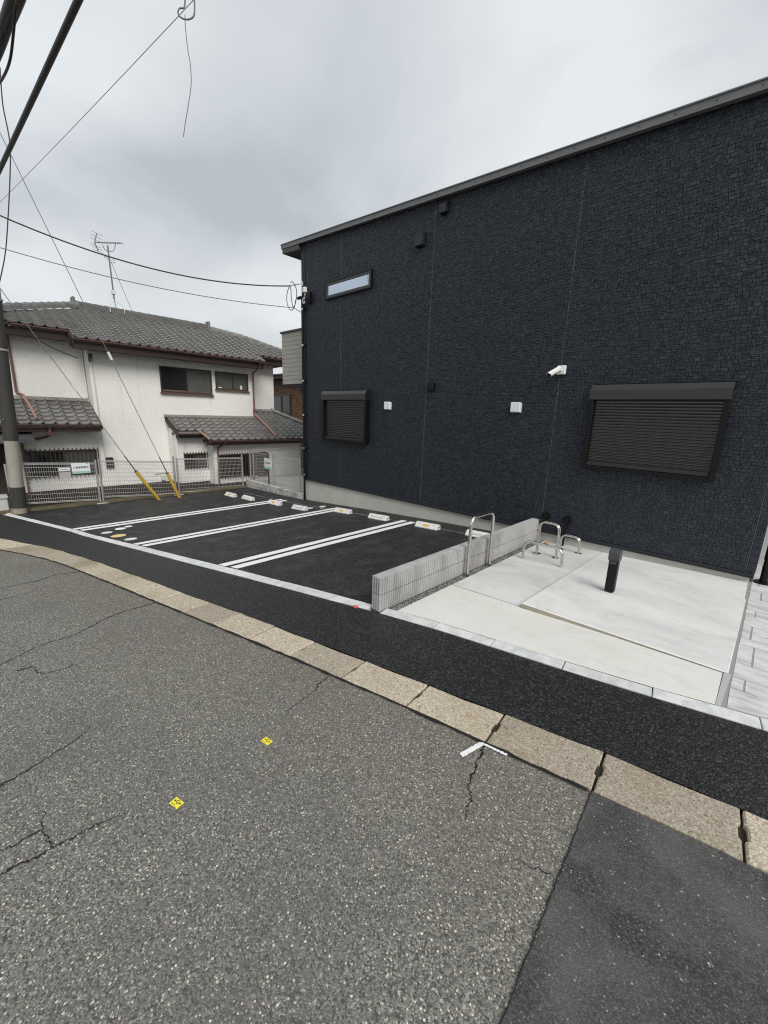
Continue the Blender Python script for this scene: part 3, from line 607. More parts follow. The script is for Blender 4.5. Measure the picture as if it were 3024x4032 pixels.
# drain caps by the ground and the pipe at the right corner
def ring_cap(x, z, pipe_to=None):
    mb = MB(); mb.tube([(x,7.60,z),(x,7.545,z)], .075, 14); mb.tube([(x,7.545,z-.005),(x,7.50,z-.03)], .05, 12); o = mb.build('drain_elbow', M_BLK, apt)
    if pipe_to is not None: MB().tube([(x,7.52,z-.03),(x,7.52,pipe_to)], .026, 10).build('drain_pipe', M_BLK, o)
ring_cap(-2.94, .41); ring_cap(-2.55, .41, gz(-2.55)+.012)
dp = MB().tube([(.20,7.70,.012),(.20,7.70,3.5),(.20,7.70,6.0)], .045, 12).build('downpipe', M_BLK, apt)
MB().disc((.20,7.70), .10, .0145, .035, 18).build('floor_flange', M_BLK, dp)
MB().tube([(.20,7.70,.36),(.20,7.70,.62)], .052, 12).build('sleeve', M_BLK, dp)
for z in (.95, 2.0, 3.0): MB().bbox(.14, .21, 7.66, 7.74, z, z+.03, .003).build('clamp', M_BLK, dp)
wing = MB().box(XR+.008, 5.0, 8.7, 13.2, -.15, 6.0).build('entrance_wing', M_PALEW, apt)
MB().box(.55, .60, 8.685, 8.699, 0, 2.1).build('door_frame', M_FRAME, wing)

# security camera
sc_c = empty('security_camera', (-2.99, 7.60, 3.04), 'white bullet security camera on the navy wall above the right shutter', 'camera')
MB().bbox(-3.065, -2.915, 7.535, 7.592, 2.965, 3.115, .012).build('mount_box', M_WHITE, sc_c)
MB().tube([(-2.985,7.536,3.035),(-2.995,7.49,3.03),(-3.01,7.46,3.01)], .020, 10).build('arm', M_WHITE, sc_c)
a = Vector((-2.99,7.47,3.05)); b = Vector((-3.085,7.31,2.945)); dr = (b-a).normalized()
body = MB().tube([a, b], .040, 16).build('housing', M_WHITE, sc_c)
MB().tube([b-dr*.01, b+dr*.012], .034, 16).build('lens', M_BLK, body)
mb = MB(); up = Vector((0,0,1)); up = (up-dr*up.dot(dr)).normalized(); sd_ = dr.cross(up)
P = []
for q in range(7):
    t = math.pi*(.12+.76*q/6); P.append(up*.047*math.sin(t)+sd_*.047*math.cos(t))
vs = [a+p for p in P]+[b+dr*.025+p for p in P]+[a+p*1.1 for p in P]+[b+dr*.025+p*1.1 for p in P]
mb.add(vs, [(i,i+1,8+i,7+i) for i in range(6)]+[(14+i,21+i,22+i,15+i) for i in range(6)], True); mb.build('sun_shield', M_WHITE, sc_c)

# ------------------------------------------------------------------ ribbed block wall
rw = empty('ribbed_wall', (-3.125, 3.2, -.115), 'low grey wall of vertically ribbed concrete blocks beside the bays', 'wall')
def rib_block(wd, ln, ht):
    # wd along X, ln along Y, fluted on all outer faces
    n = max(2, round(ln/.0397)); p = ln/n; ring = []
    def flute(a, b, nx, ny, cnt):
        for i in range(cnt):
            for t, d in ((.0,-.016),(.12,-.016),(.26,-.002),(.5,.0015),(.74,-.002),(.88,-.016)):
                f_ = (i+t)/cnt; ring.append((a[0]+(b[0]-a[0])*f_+nx*d, a[1]+(b[1]-a[1])*f_+ny*d))
    flute((0,0),(wd,0),0,-1,4); flute((wd,0),(wd,ln),1,0,n); ring.append((wd-.016, ln)); ring.append((.016, ln)); flute((0,ln),(0,0),-1,0,n)
    m = len(ring); cx = wd/2
    vs = [(*q, 0) for q in ring]+[(*q, ht) for q in ring]
    mb = MB().add(vs, [(i,(i+1)%m,m+(i+1)%m,m+i) for i in range(m)]+[tuple(range(m-1,-1,-1)), tuple(range(m,2*m))]); return mb
BL = .397; wme = rib_block(.146, BL, .205).mesh('ribbed_block', M_RIB); hme = rib_block(.146, BL/2-.002, .205).mesh('ribbed_block', M_RIB)
mb = MB().box(-3.176, -3.072, 3.222, 7.6, -.30, .30).build('mortar_core', mat('mortar_dark', (.16,.155,.15), .9), rw)
for c, z in ((0, -.107), (1, .111)):
    yy = 3.20
    if c == 1:
        obj('ribbed_block', hme, rw, (-3.198, yy, z)); yy += BL/2+.002
    while yy < 7.55:
        if yy+BL > 7.62: obj('ribbed_block', hme, rw, (-3.198, yy, z)); break
        obj('ribbed_block', wme, rw, (-3.198, yy, z)); yy += BL+.003

# ------------------------------------------------------------------ stainless hoops, bollard
def hoop(name, label, p0, p1, h, r, tw=0, cat='rail', group=None, rad=.12, fl=True):
    o = empty(name, p0, label, cat, group)
    offs = [0] if not tw else [0, tw]
    for d in offs:
        a = Vector(p0)+Vector((0,d,0)); b = Vector(p1)+Vector((0,d,0)); zt = p0[2]+h
        MB().tube(fillet([a-Vector((0,0,.02)), (a.x,a.y,zt), (b.x,b.y,zt), b-Vector((0,0,.02))], rad, 7), r, 12).build('bent_tube', M_STEEL, o)
    if tw:
        for p in (p0, p1): MB().disc((p[0], p[1]+tw/2), .065, p[2], p[2]+.008, 18, .055).build('floor_flange', M_STEEL, o)
    return o
hoop('steel_hoop', 'tall polished steel hoop standing in gravel against the ribbed wall', (-2.975,4.97,-.12), (-2.975,5.61,-.12), .90, .025)
hoop('steel_hoop', 'low wide steel hoop nearest the bollard light on the concrete pad', (-2.74,6.30,gz(-2.74)+.011), (-2.11,6.30,gz(-2.11)+.011), .315, .022)
hoop('bicycle_rack', 'tall twin-tube steel bicycle rack behind the low hoop', (-2.68,6.68,gz(-2.5)+.011), (-2.35,6.68,gz(-2.5)+.011), .575, .0125, .06, 'bicycle rack', rad=.10)
hoop('bicycle_rack', 'short twin-tube steel bicycle rack closest to the navy wall', (-2.49,7.22,gz(-2.3)+.011), (-2.17,7.22,gz(-2.3)+.011), .275, .0125, .06, 'bicycle rack', rad=.09)
bl = empty('bollard_light', (-1.255, 5.70, .014), 'black bollard light with rounded head standing on the concrete slab', 'bollard')
MB().bbox(-1.31, -1.20, 5.655, 5.745, .014, .45, .006).build('column', M_BLK, bl)
pr = [(5.752,.44)]+[(5.70+.055*math.cos(t),.545+.06*math.sin(t)) for t in [R(x) for x in range(0, 100, 18)]]
pr = [(5.755,.44),(5.755,.56)]+[(5.715+.04*math.cos(R(x)),.56+.045*math.sin(R(x))) for x in range(20, 90, 20)]+[(5.69,.606)]+[(5.69+.07*math.cos(R(x)),.53+.076*math.sin(R(x))) for x in range(110, 200, 18)]+[(5.632,.462),(5.650,.44)]
MB().prism(pr, -1.318, -1.192, 0).build('lamp_head', mat('bollard_head', (.045,.048,.055), .4), bl)
MB().box(-1.29, -1.22, 5.645, 5.654, .40, .438).build('lamp_window', M_FRAME, bl)

# ------------------------------------------------------------------ wheel stops
def text_mesh(s, size, m, bold=0.0):
    cu = bpy.data.curves.new('txt', 'FONT'); cu.body = s; cu.size = size; cu.align_x = 'CENTER'; cu.align_y = 'CENTER'; cu.offset = bold; cu.resolution_u = 3
    o = bpy.data.objects.new('txt', cu); COL.objects.link(o); bpy.context.view_layer.update()
    dg = bpy.context.evaluated_depsgraph_get(); me = bpy.data.meshes.new_from_object(o.evaluated_get(dg)); bpy.data.objects.remove(o); bpy.data.curves.remove(cu)
    me.materials.clear(); me.materials.append(m); return me
def place_text(me, name, parent, origin, ux, uy):
    # bake text coordinates into world axes ux, uy at origin
    ux = Vector(ux); uy = Vector(uy); m2 = me.copy()
    for v in m2.vertices: v.co = ux*v.co.x+uy*v.co.y
    return obj(name, m2, parent, origin)
sp = [(0,0),(.0,.028),(.012,.033),(.065,.100),(.080,.112),(.125,.112),(.150,.095),(.158,.03),(.158,0)]
stop_me = MB().prism(sp, 0, .60, 0).mesh('stop_body', M_STOP)
bm = bmesh.new(); bm.from_mesh(stop_me); bmesh.ops.bevel(bm, geom=bm.edges[:], offset=.005, segments=1, affect='EDGES'); bm.to_mesh(stop_me); bm.free(); stop_me.validate()
sl_u = Vector((0, .053, .067)).normalized(); sl_n = Vector((0, -.067, .053)).normalized()
grip_me = MB().box(0, .20, -.003, 0, 0, .006).mesh('grip_rib', M_STOP)
slot_me = MB().add([(.0,.0,.0),(0,.05,.0),(0,.05,.022),(0,0,.022)], [(0,1,2,3)]).mesh('end_slot', mat('slot_shadow', (.20,.20,.20), .8))
stops = [(-13.21,6.05,'4','white wheel stop with yellow plate, farthest left by the fence'),(-12.26,6.17,None,'plain white wheel stop second from the mesh fence'),(-10.98,6.36,'3','white wheel stop with yellow plate straddling the farthest double line'),
         (-9.66,6.35,None,'plain white wheel stop in front of the pale dots by the foundation'),(-8.32,6.79,'2','white wheel stop with yellow number 2 plate at the end of the middle line'),(-6.99,6.79,None,'plain white wheel stop between the plates numbered 2 and 1'),
         (-5.53,6.84,'1','white wheel stop with yellow number 1 plate'),(-4.27,6.92,None,'plain white wheel stop partly hidden behind the ribbed wall')]
for x, yy, num, lab in stops:
    z = gz(x+.3)+.004; s = empty('wheel_stop', (x, yy, z), lab, 'wheel stop', 'wheel stops along the parking bays')
    tilt = math.atan((gz(x+.6)-gz(x))/.6)
    def put(me, name, p, par=s):
        return obj(name, me, par, (x+p[0]*math.cos(tilt), yy+p[1], z+p[2]-.3*math.sin(tilt)+p[0]*math.sin(tilt)), (0, -tilt, 0))
    b_ = put(stop_me, 'stop_body', (0,0,0))
    for px in (.07, .46):
        c = Vector((0,.012,.033))+sl_u*.066+sl_n*.0035; v = []
        for u, w_ in ((0,0),(.07,0),(.07,.012),(0,.012)): q = c+sl_u*w_; v.append((px+u, q.y, q.z))
        put(MB().add(v, [(0,1,2,3)]).mesh('reflector', M_ORANGE), 'reflector', (0,0,0))
    if num:
        v = []; c = Vector((0,.012,.033))+sl_u*.014+sl_n*.0035
        for u, w_ in ((.21,0),(.37,0),(.37,.052),(.21,.052)): q = c+sl_u*w_; v.append((u, q.y, q.z))
        put(MB().add(v, [(0,1,2,3)]).mesh('number_plate', M_YPLATE), 'number_plate', (0,0,0))
        tm = text_mesh(num, .055, M_INK, .001); q = c+sl_u*.026+sl_n*.002
        place_text(tm, 'number', s, (x+.29, yy+q.y, z+q.z), (1,0,0), sl_u)
    else:
        for k in range(3):
            for px in (.09, .31):
                q = Vector((0,.012,.033))+sl_u*(.018+k*.014)+sl_n*.001; o = put(grip_me, 'grip_rib', (px, q.y, q.z))
    o = put(slot_me, 'end_slot', (.602,.07,.045))

# ------------------------------------------------------------------ mesh fences
def mesh_panel(p0, p1, z0a, z0b, h, parent, pitch=.05, hs=None, wr=1.0):
    # welded wire panel from p0 to p1 (xy), bottoms z0a, z0b
    mb = MB(); a = Vector((*p0, z0a)); b = Vector((*p1, z0b)); ln = (b-a).length; n = max(2, round(ln/pitch)); d = (b-a).normalized(); nx = Vector((d.y, -d.x, 0))*.012
    for i in range(n+1):
        q = a.lerp(b, i/n); mb.tube([q, q+Vector((0,0,h))], .0034*wr, 4, False)
    for t in (hs or [.0,.11,.22,.33,.44,.55,.66,.77,.88,.985]):
        for off in ([0] if .05 < t < .95 else [0, 1]):
            o = Vector((0,0,h*t))+nx*off+Vector((0,0,-.03*off if t > .5 else .03*off)); mb.tube([a+o, b+o], (.0062 if .05 < t < .95 else .011)*wr, 5, False)
    return mb.build('mesh_panel', M_WIRE, parent)
fn = empty('mesh_fence', (-14.35, 4, -.7), 'grey welded mesh fence closing the far end of the parking lot', 'fence')
for (y0, y1, za, zb) in ((.86,2.72,-.47,-.58),(2.88,4.88,-.52,-.66),(5.06,7.28,-.64,-.72)):
    mesh_panel((-14.35,y0), (-14.35,y1), za, zb, 1.12 if y0 < 5 else 1.18, fn)
for yy, zb in ((.80,-.70),(2.76,-.70),(2.84,-.70),(4.92,-.71),(5.02,-.71),(7.33,-.80)):
    MB().tube([(-14.36,yy,zb),(-14.36,yy,.615 if yy < 5 else .56)], .028, 10).build('post', M_GALV, fn)
for yy in (.80, 2.80, 4.97): MB().bbox(-14.46, -14.24, yy-.15, yy+.15, -.72, -.665, .01).build('post_base', M_CMU, fn)
MB().box(-14.62, -14.30, 0.3, 7.45, -1.4, -.63).build('mossy_curb', M_MOSS, fn)
f2 = empty('mesh_fence', (-14.6, 9, -.5), 'grey mesh fence running on beyond the cement block wall', 'fence')
mesh_panel((-14.6,7.95), (-14.6,10.1), -.42, -.42, 1.15, f2, wr=.7); mesh_panel((-14.6,10.1), (-14.6,12.2), -.42, -.42, 1.15, f2, wr=.7)
for yy in (7.92, 10.1, 12.2): MB().tube([(-14.6,yy,-.8),(-14.6,yy,.75)], .03, 10).build('post', M_GALV, f2)
f3 = empty('mesh_fence', (-12.8, 7.66, -.4), 'low mesh fence on top of the cement block wall', 'fence')
mesh_panel((-14.42,7.71), (-12.8,7.71), -.33, -.33, 1.0, f3, wr=.6); mesh_panel((-12.8,7.71), (-11.2,7.71), -.33, -.33, 1.0, f3, wr=.6)
for x in (-14.45, -12.8, -11.16): MB().tube([(x,7.71,-.42),(x,7.71,.72)], .026, 10).build('post', M_GALV, f3)
# cement block wall
cw = empty('block_wall', (-12.7, 7.6, -.8), 'low stained cement block wall joining the fence to the navy building', 'wall')
MB().box(-14.52, -10.79, 7.545, 7.665, -1.4, -.415).build('mortar_core', M_BASE, cw)
for c, z in ((0,-.80),(1,-.60)):
    x = -14.54-(0 if c else .2)
    while x < -10.82:
        a, b = max(x, -14.54), min(x+.386, -10.785)
        if b-a > .05: MB().bbox(a, b, 7.535, 7.675, z, z+.188, .006).build('cement_block', M_CMU, cw)
        x += .4
# signs
def sign_board(name, label, org, ux, wd, ht, txt, post=None, rot=0):
    s = empty(name, org, label, 'sign'); ux = Vector(ux); n_ = ux.cross(Vector((0,0,1))); uz = Vector((0,0,1))
    if rot: uz = (uz+ux*rot).normalized()
    o = Vector(org)
    def quad(a, b, c, d, off, t=0): return [o+ux*a+uz*c+n_*off, o+ux*b+uz*c+n_*off, o+ux*b+uz*d+n_*off, o+ux*a+uz*d+n_*off]
    q = quad(-wd/2, wd/2, 0, ht, 0); q2 = quad(-wd/2, wd/2, 0, ht, -.012)
    MB().add([v-o for v in q+q2], [(0,1,2,3),(7,6,5,4),(0,4,5,1),(1,5,6,2),(2,6,7,3),(3,7,4,0)]).build('board', M_SIGN, s, o)
    MB().add([v-o for v in quad(-wd/2+.003, wd/2-.003, .003, ht*.22, .002)], [(0,1,2,3)]).build('green_band', M_SIGNG, s, o)
    tm = text_mesh(txt, wd*.145, M_GREYINK, .002); place_text(tm, 'lettering', s, o+uz*ht*.57+n_*.003, ux, uz)
    MB().add([v-o for v in quad(wd*.28, wd*.44, ht*.88, ht*.93, .003)], [(0,1,2,3)]).build('small_print', M_GREYINK, s, o)
    if post: MB().box(post[0]-.022, post[0]+.022, post[1], post[1]+.03, post[2], post[3]).build('post', M_FRAME, s)
    return s
sign_board('notice_board', 'white and green notice board hung on the mesh fence', (-14.315, 2.395, .25), (0,1,0), .43, .30, '入居者募集中', rot=-.03)
sign_board('notice_board', 'white and green notice board on a post behind the block wall', (-13.04, 7.625, .14), (1,0,0), .47, .385, '入居者募集中', (-13.04, 7.64, -.45, .71))
pl = empty('name_plate', (-14.32, 2.0, .33), 'small white plate with a grey holder hanging beside the fence notice', 'plate')
MB().bbox(-14.335, -14.315, 1.86, 2.15, .33, .46, .006).build('holder', M_GALV, pl)
MB().box(-14.3145, -14.311, 1.885, 2.13, .355, .435).build('label', M_SIGN, pl)
MB().box(-14.3108, -14.3095, 1.91, 2.10, .388, .402).build('print_line', M_GREYINK, pl)
MB().box(-14.34, -14.335, 1.88, 2.14, .13, .33).build('document_tray', M_WIRE, pl)

# ------------------------------------------------------------------ utility pole and guys
PL = lambda z: Vector((-14.24, .91+.045*(z+.69), z))
up_ = empty('utility_pole', (-14.24, .93, -.69), 'leaning dark utility pole with pale band at the left edge', 'pole')
def pseg(z0, z1, r0, r1, nm, m): return MB().tube([PL(z0), PL((z0+z1)/2), PL(z1)], r0, 20, True, r1).build(nm, m, up_)
pseg(-1.4, -.50, .172, .170, 'concrete_base', M_POLEB)
pseg(-.53, .02, .176, .164, 'lower_wrap', M_POLE)
pseg(.02, 1.24, .150, .145, 'pale_band', M_POLEW)
pseg(1.22, 4.6, .154, .138, 'upper_wrap', M_POLE)
pseg(4.6, 10.5, .134, .11, 'shaft', M_POLEW)
for z, d in ((-.15,.2),(1.75,.2),(2.9,.19)):
    p = PL(z); MB().tube([p+Vector((.12,-.08,0)), p+Vector((.165,-.11,0))], .016, 8).build('step_bolt', M_STEEL, up_)
for z in (3.4, 4.55, 5.6): MB().tube([PL(z), PL(z+.05)], .162, 18).build('band', M_GALV, up_)
MB().box(-14.0, -13.93, .2, 1.35, 9.6, 9.68).build('cross_arm', M_GALV, up_)
MB().bbox(-14.02, -13.72, .55, .85, 5.9, 6.5, .03).build('junction_box', M_GALV, up_)
def cable(name, pts, r, m, label, cat='cable', n=6): 
    o = MB().tube(pts, r, n).build(name, m); return tag(o, label, cat)
def guy(base, top, upper, lab_g, lab_w, ins):
    g = empty('guy_guard', base, lab_g, 'guy guard', 'yellow guy wire guards')
    b_, t_ = Vector(base), Vector(top); d = (t_-b_).normalized()
    MB().tube([b_-d*.06, t_], .048, 14).build('sleeve', M_YGUARD, g)
    MB().tube([t_+d*.001, t_+d*.012], .052, 14).build('rim', M_INK, g)
    u = Vector(upper); w_ = empty('guy_wire', top, lab_w, 'wire')
    MB().tube([t_-d*.1, t_.lerp(u, .5), u], .009, 6).build('strand', M_STEELW, w_)
    i0 = Vector(ins); e_ = (u-t_).normalized()
    MB().tube([i0-e_*.11, i0-e_*.07, i0+e_*.07, i0+e_*.11], .035, 10).build('insulator', M_PORC, w_)
    MB().tube([t_+e_*.02, t_+e_*.55], .014, 6).build('grip', M_CABLE, w_)
    return g
guy((-13.8,4.20,-.68), (-13.82,3.645,.27), (-14.05,1.14,5.05), 'longer slanting yellow guy guard, left of the pair', 'guy wire running from the left yellow guard up to the pole', (-13.93,2.44,2.60))
guy((-13.78,4.81,-.68), (-13.80,4.51,.145), (-14.0,1.33,9.2), 'steeper yellow guy guard with orange foot, right of the pair', 'long guy wire running from the right yellow guard up to the pole top', (-13.88,3.335,3.52))

# overhead cables
import_z = None
cable('overhead_cable', sag((-14.05,1.25,6.45), (-11.33,7.55,5.80), .42, 30), .017, M_CABLE, 'dark service cable sagging from the pole to the navy building')
tw = MB(); a = Vector((-11.33,7.55,5.80)); b = Vector((-10.65,7.54,5.74)); tw.tube([a.lerp(b, i/12)+Vector((0,.012*math.sin(i*2),.012*math.cos(i*2))) for i in range(13)], .010, 5)
lp = [(-11.33,7.55,5.80),(-11.42,7.52,5.60),(-11.40,7.50,5.35),(-11.22,7.48,5.12),(-11.02,7.48,5.14),(-10.88,7.48,5.40),(-10.92,7.50,5.66),(-11.12,7.52,5.86),(-11.24,7.53,5.88)]
lp2 = [(-11.30,7.54,5.82),(-11.22,7.52,5.70),(-11.16,7.50,5.4),(-11.06,7.48,5.18),(-10.96,7.48,5.22),(-10.90,7.47,5.34),(-10.80,7.47,5.36)]
def smooth(pts, n=6):
    P = [Vector(p) for p in pts]; o = []
    for i in range(len(P)-1):
        p0, p1, p2, p3 = P[max(0,i-1)], P[i], P[i+1], P[min(len(P)-1,i+2)]
        for k in range(n):
            t = k/n; o.append(.5*((2*p1)+(p2-p0)*t+(2*p0-5*p1+4*p2-p3)*t*t+(3*p1-p0-3*p2+p3)*t**3))
    o.append(P[-1]); return o
tw.tube(smooth(lp), .011, 6); tw.tube(smooth(lp2), .011, 6)
tag(tw.build('cable_coil', M_CABLE), 'coiled slack cable at the left corner of the navy building', 'cable')
cable('overhead_cable', sag((-14.05,1.22,5.72), (-11.21,7.6,5.20), .20, 24)+[Vector((-10.93,7.66,5.05))], .010, M_CABLE2, 'thin grey cable below the dark service cable')
cable('overhead_cable', smooth([(-14.0,1.9,9.4),(-14.0,1.85,8.7),(-14.0,1.87,8.19),(-14.0,1.86,7.84),(-14.0,1.77,7.22),(-14.0,1.61,6.31),(-14.0,1.48,5.65),(-14.0,1.34,5.14),(-14.0,1.2,4.7)]), .013, M_CABLE, 'dark cable bowing down beside the pole at the left edge')
dw = MB().tube(sag((-14.12,1.16,4.2), (-16.1,3.02,3.57), .10, 16), .014, 6).build('drop_wire', M_CABLE); tag(dw, 'dark drop wire from the pole to the corner of the white house', 'cable')
cable('insulator_end', [(-16.10,3.02,3.575),(-16.16,3.08,3.555)], .035, M_PORC, 'white insulator where the drop wire meets the stucco house', 'insulator', 10)
# thick cable crossing the upper left corner, close overhead
cable('trunk_cable', sag((-15.2,.50,5.15), (6,1.95,5.75), .08, 24), .026, M_CABLE, 'thick black overhead cable crossing the upper left corner', n=10)
cable('overhead_wire', sag((-34,.33,8.85), (4,5.17,8.68), .3, 24), .0055, M_CABLE3, 'thin pale wire rising to the top of the picture')
bd = MB()
for k in range(4):
    rk = random.Random(k+3); o_ = lambda: Vector((0, rk.uniform(-.03,.03), rk.uniform(-.03,.03)))
    bd.tube(smooth([(-14.1,.95,6.0)]+[Vector((x, .93+.0714*(x+6.5), 5.78))+o_() for x in (-11,-9.2,-7.8,-6.9,-6.2,-5.4,-4.4,-3,-1)]+[(5,1.75,6.0)]), .016+.006*(k % 3), 7)
bd.tube(smooth([(-7.4,.88,5.72),(-6.9,.92,5.60),(-6.4,.95,5.56),(-6.1,.97,5.66),(-5.8,.98,5.78)]), .012, 6)
bd.tube([(-6.35,.935,5.80),(-6.30,.935,5.80),(-5.3,1.01,5.82),(-5.25,1.01,5.82)], .048, 12)
tag(bd.build('cable_bundle', M_CABLE), 'dark bundle of cables at the top left corner', 'cable')
hb = MB(); zt = 7.25
hb.tube(smooth([(-6.708, 2.954, 7.498), (-6.716, 2.936, 7.329), (-6.739, 2.884, 7.294), (-6.749, 2.859, 7.246), (-6.742, 2.877, 7.203), (-6.714, 2.942, 7.197), (-6.683, 3.011, 7.236), (-6.668, 3.045, 7.312), (-6.663, 3.054, 7.534)]), .010, 6)
hb.tube(smooth([(-6.717, 2.934, 7.242), (-6.719, 2.931, 7.098), (-6.714, 2.942, 6.877), (-6.706, 2.959, 6.718), (-6.708, 2.955, 6.5), (-6.729, 2.907, 6.249), (-6.746, 2.866, 6.066), (-6.765, 2.822, 5.853)]), .0055, 5)
tag(hb.build('hanging_wire', M_CABLE2), 'loose curled wire end hanging down from the top of the picture', 'wire')

# ------------------------------------------------------------------ white stucco house
hs = empty('stucco_house', (-17, 6, -.9), 'old white stucco house with grey tiled roofs behind the fence', 'house')
def wall(y0, y1, x, z0, z1, depth=.25, nm='wall', m=M_STUCCO): return MB().box(x-depth, x, y0, y1, z0, z1).build(nm, m, hs)
MBODY = -16.2
wall(3.28, 8.88, MBODY, -.50, 4.05, 3.6)
wall(-2.0, 3.278, -16.8, 1.9, 4.30, 3.0)
wall(-2.0, 3.278, -16.201, -.48, 1.95, .5)
wall(8.882, 10.25, -16.8, -.5, 4.35, 3.0)
wall(5.46, 6.56, -15.45, -.50, 1.45, .70)
wall(6.562, 10.35, -15.0, -.58, 1.25, 1.15)
MB().box(-21.5, -16.21, -2, 10.2, -1.4, -.51).build('footing', M_BASE, hs)
MB().box(-16.209, -15.46, 5.47, 6.55, -1.4, -.505).build('footing', M_BASE, hs)
MB().box(-16.209, -15.02, 6.57, 10.3, -1.4, -.585).build('footing', M_BASE, hs)
MB().box(-22.4, -20.0, -2, 10.0, -1.4, 4.2).build('wall', M_STUCCO, hs)
MB().box(-15.44, -15.38, 5.40, 5.458, -.45, 1.30).build('corner_post', M_STUCCO, hs)

# roofs: tiled planes that fall towards +X
TW, TL = .285, .235
def tile_mesh():
    mb = MB(); n = 9; L_ = .285
    def prof(t): return .052*math.exp(-((t-.10)/.115)**2) + .022*max(0, (t-.55)/.5)**2 + .010*max(0, (.55-t)/.5) - .004
    ts = [0,.05,.10,.16,.24,.36,.55,.75,.90,1.04]; k = len(ts); vs = []
    for u, dz in ((-L_, .000), (0, .042)):
        for t in ts: vs.append((u, t*TW, prof(t)+dz))
    for t in ts: vs.append((.002, t*TW, prof(t)+.004))
    for t in ts: vs.append((-.03, t*TW, prof(t)-.002))
    fs = [(i, k+i, k+i+1, i+1) for i in range(k-1)]
    mb.add(vs, fs, True); mb.add(vs[k:3*k], [(i, k+i, k+i+1, i+1) for i in range(k-1)], False); mb.add(vs[2*k:4*k], [(i, k+i, k+i+1, i+1) for i in range(k-1)], False)
    return mb
TMB = tile_mesh(); TME = TMB.mesh('tile', M_TILE)
def inside(p, poly):
    c = False; n = len(poly)
    for i in range(n):
        (x1, y1), (x2, y2) = poly[i], poly[(i+1) % n]
        if (y1 > p[1]) != (y2 > p[1]) and p[0] < (x2-x1)*(p[1]-y1)/(y2-y1)+x1: c = not c
    return c
ALL = []
def roof(xe, ze, slope, poly, y_off, nm='roof'):
    a = math.atan(slope); ca, sa = math.cos(a), math.sin(a)
    Z = lambda x: ze+slope*(xe-x)
    mb = MB(); n = len(poly); vs = [(x, y, Z(x)-.02) for x, y in poly]+[(x, y, Z(x)-.10) for x, y in poly]
    mb.add(vs, [tuple(range(n)), tuple(range(2*n-1, n-1, -1))]+[(i, n+i, n+(i+1) % n, (i+1) % n) for i in range(n)])
    ro = mb.build(nm, M_TILE, hs)
    ylo = min(p[1] for p in poly); yhi = max(p[1] for p in poly); xlo = min(p[0] for p in poly)
    r = 0
    while True:
        x = xe+.05-r*TL*ca
        if x < xlo: break
        for c in range(int((yhi-ylo)/TW)+2):
            yy = ylo+y_off+(c-1)*TW
            if inside((x-.09, yy+.5*TW), poly): ALL.append((ro, (x, yy, Z(x)), a))
        r += 1
    return ro
SL = .42
mr = roof(-15.6, 4.12, SL, [(-19.0,3.75),(-16.2,.45),(-16.2,2.86),(-15.58,2.86),(-15.58,9.10),(-16.2,9.10),(-16.2,11.6),(-18.5,9.7),(-19.0,8.3)], 2.86-.45-8*TW)
lr = roof(-15.5, 1.60, .53, [(-16.8,-1.2),(-15.48,-1.2),(-15.48,3.25),(-16.8,3.25)], .15)
rr = roof(-14.62, 1.10, .48, [(-16.2,5.42),(-15.10,5.42),(-15.10,6.30),(-14.60,6.30),(-14.60,11.9),(-16.8,10.0),(-16.8,8.885),(-16.2,8.885)], .0)
camp = Vector((0,0,2.18))
ALL.sort(key=lambda t: (Vector(t[1])-camp).length)
from collections import defaultdict
rest = defaultdict(list)
for i, (ro, p, a) in enumerate(ALL):
    if i < 300: obj('tile', TME, ro, p, (0, a, 0))
    else: rest[ro.name].append((p, a))
for rn, lst in rest.items():
    mb = MB()
    for p, a in lst:
        ca, sa = math.cos(a), math.sin(a); b0 = len(mb.v)
        mb.v += [(v[0]*ca+v[2]*sa+p[0], v[1]+p[1], -v[0]*sa+v[2]*ca+p[2]) for v in TMB.v]; mb.f += [tuple(i+b0 for i in f) for f in TMB.f]; mb.sm += TMB.sm
    o = mb.build('far_tiles', M_TILE, bpy.data.objects[rn]); o['kind'] = 'stuff'
# hidden slopes of the main roof
mb = MB(); zr = 4.12+SL*3.4-.03
mb.add([(-19,3.75,zr),(-19,8.3,zr),(-22.8,11.5,4.1),(-22.8,.4,4.1),(-16.2,.45,4.35),(-16.2,11.6,4.35),(-18.5,9.7,zr-.2)], [(0,3,2,1),(0,4,3),(1,2,5,6)]); mb.build('back_slope', M_TILE, mr)
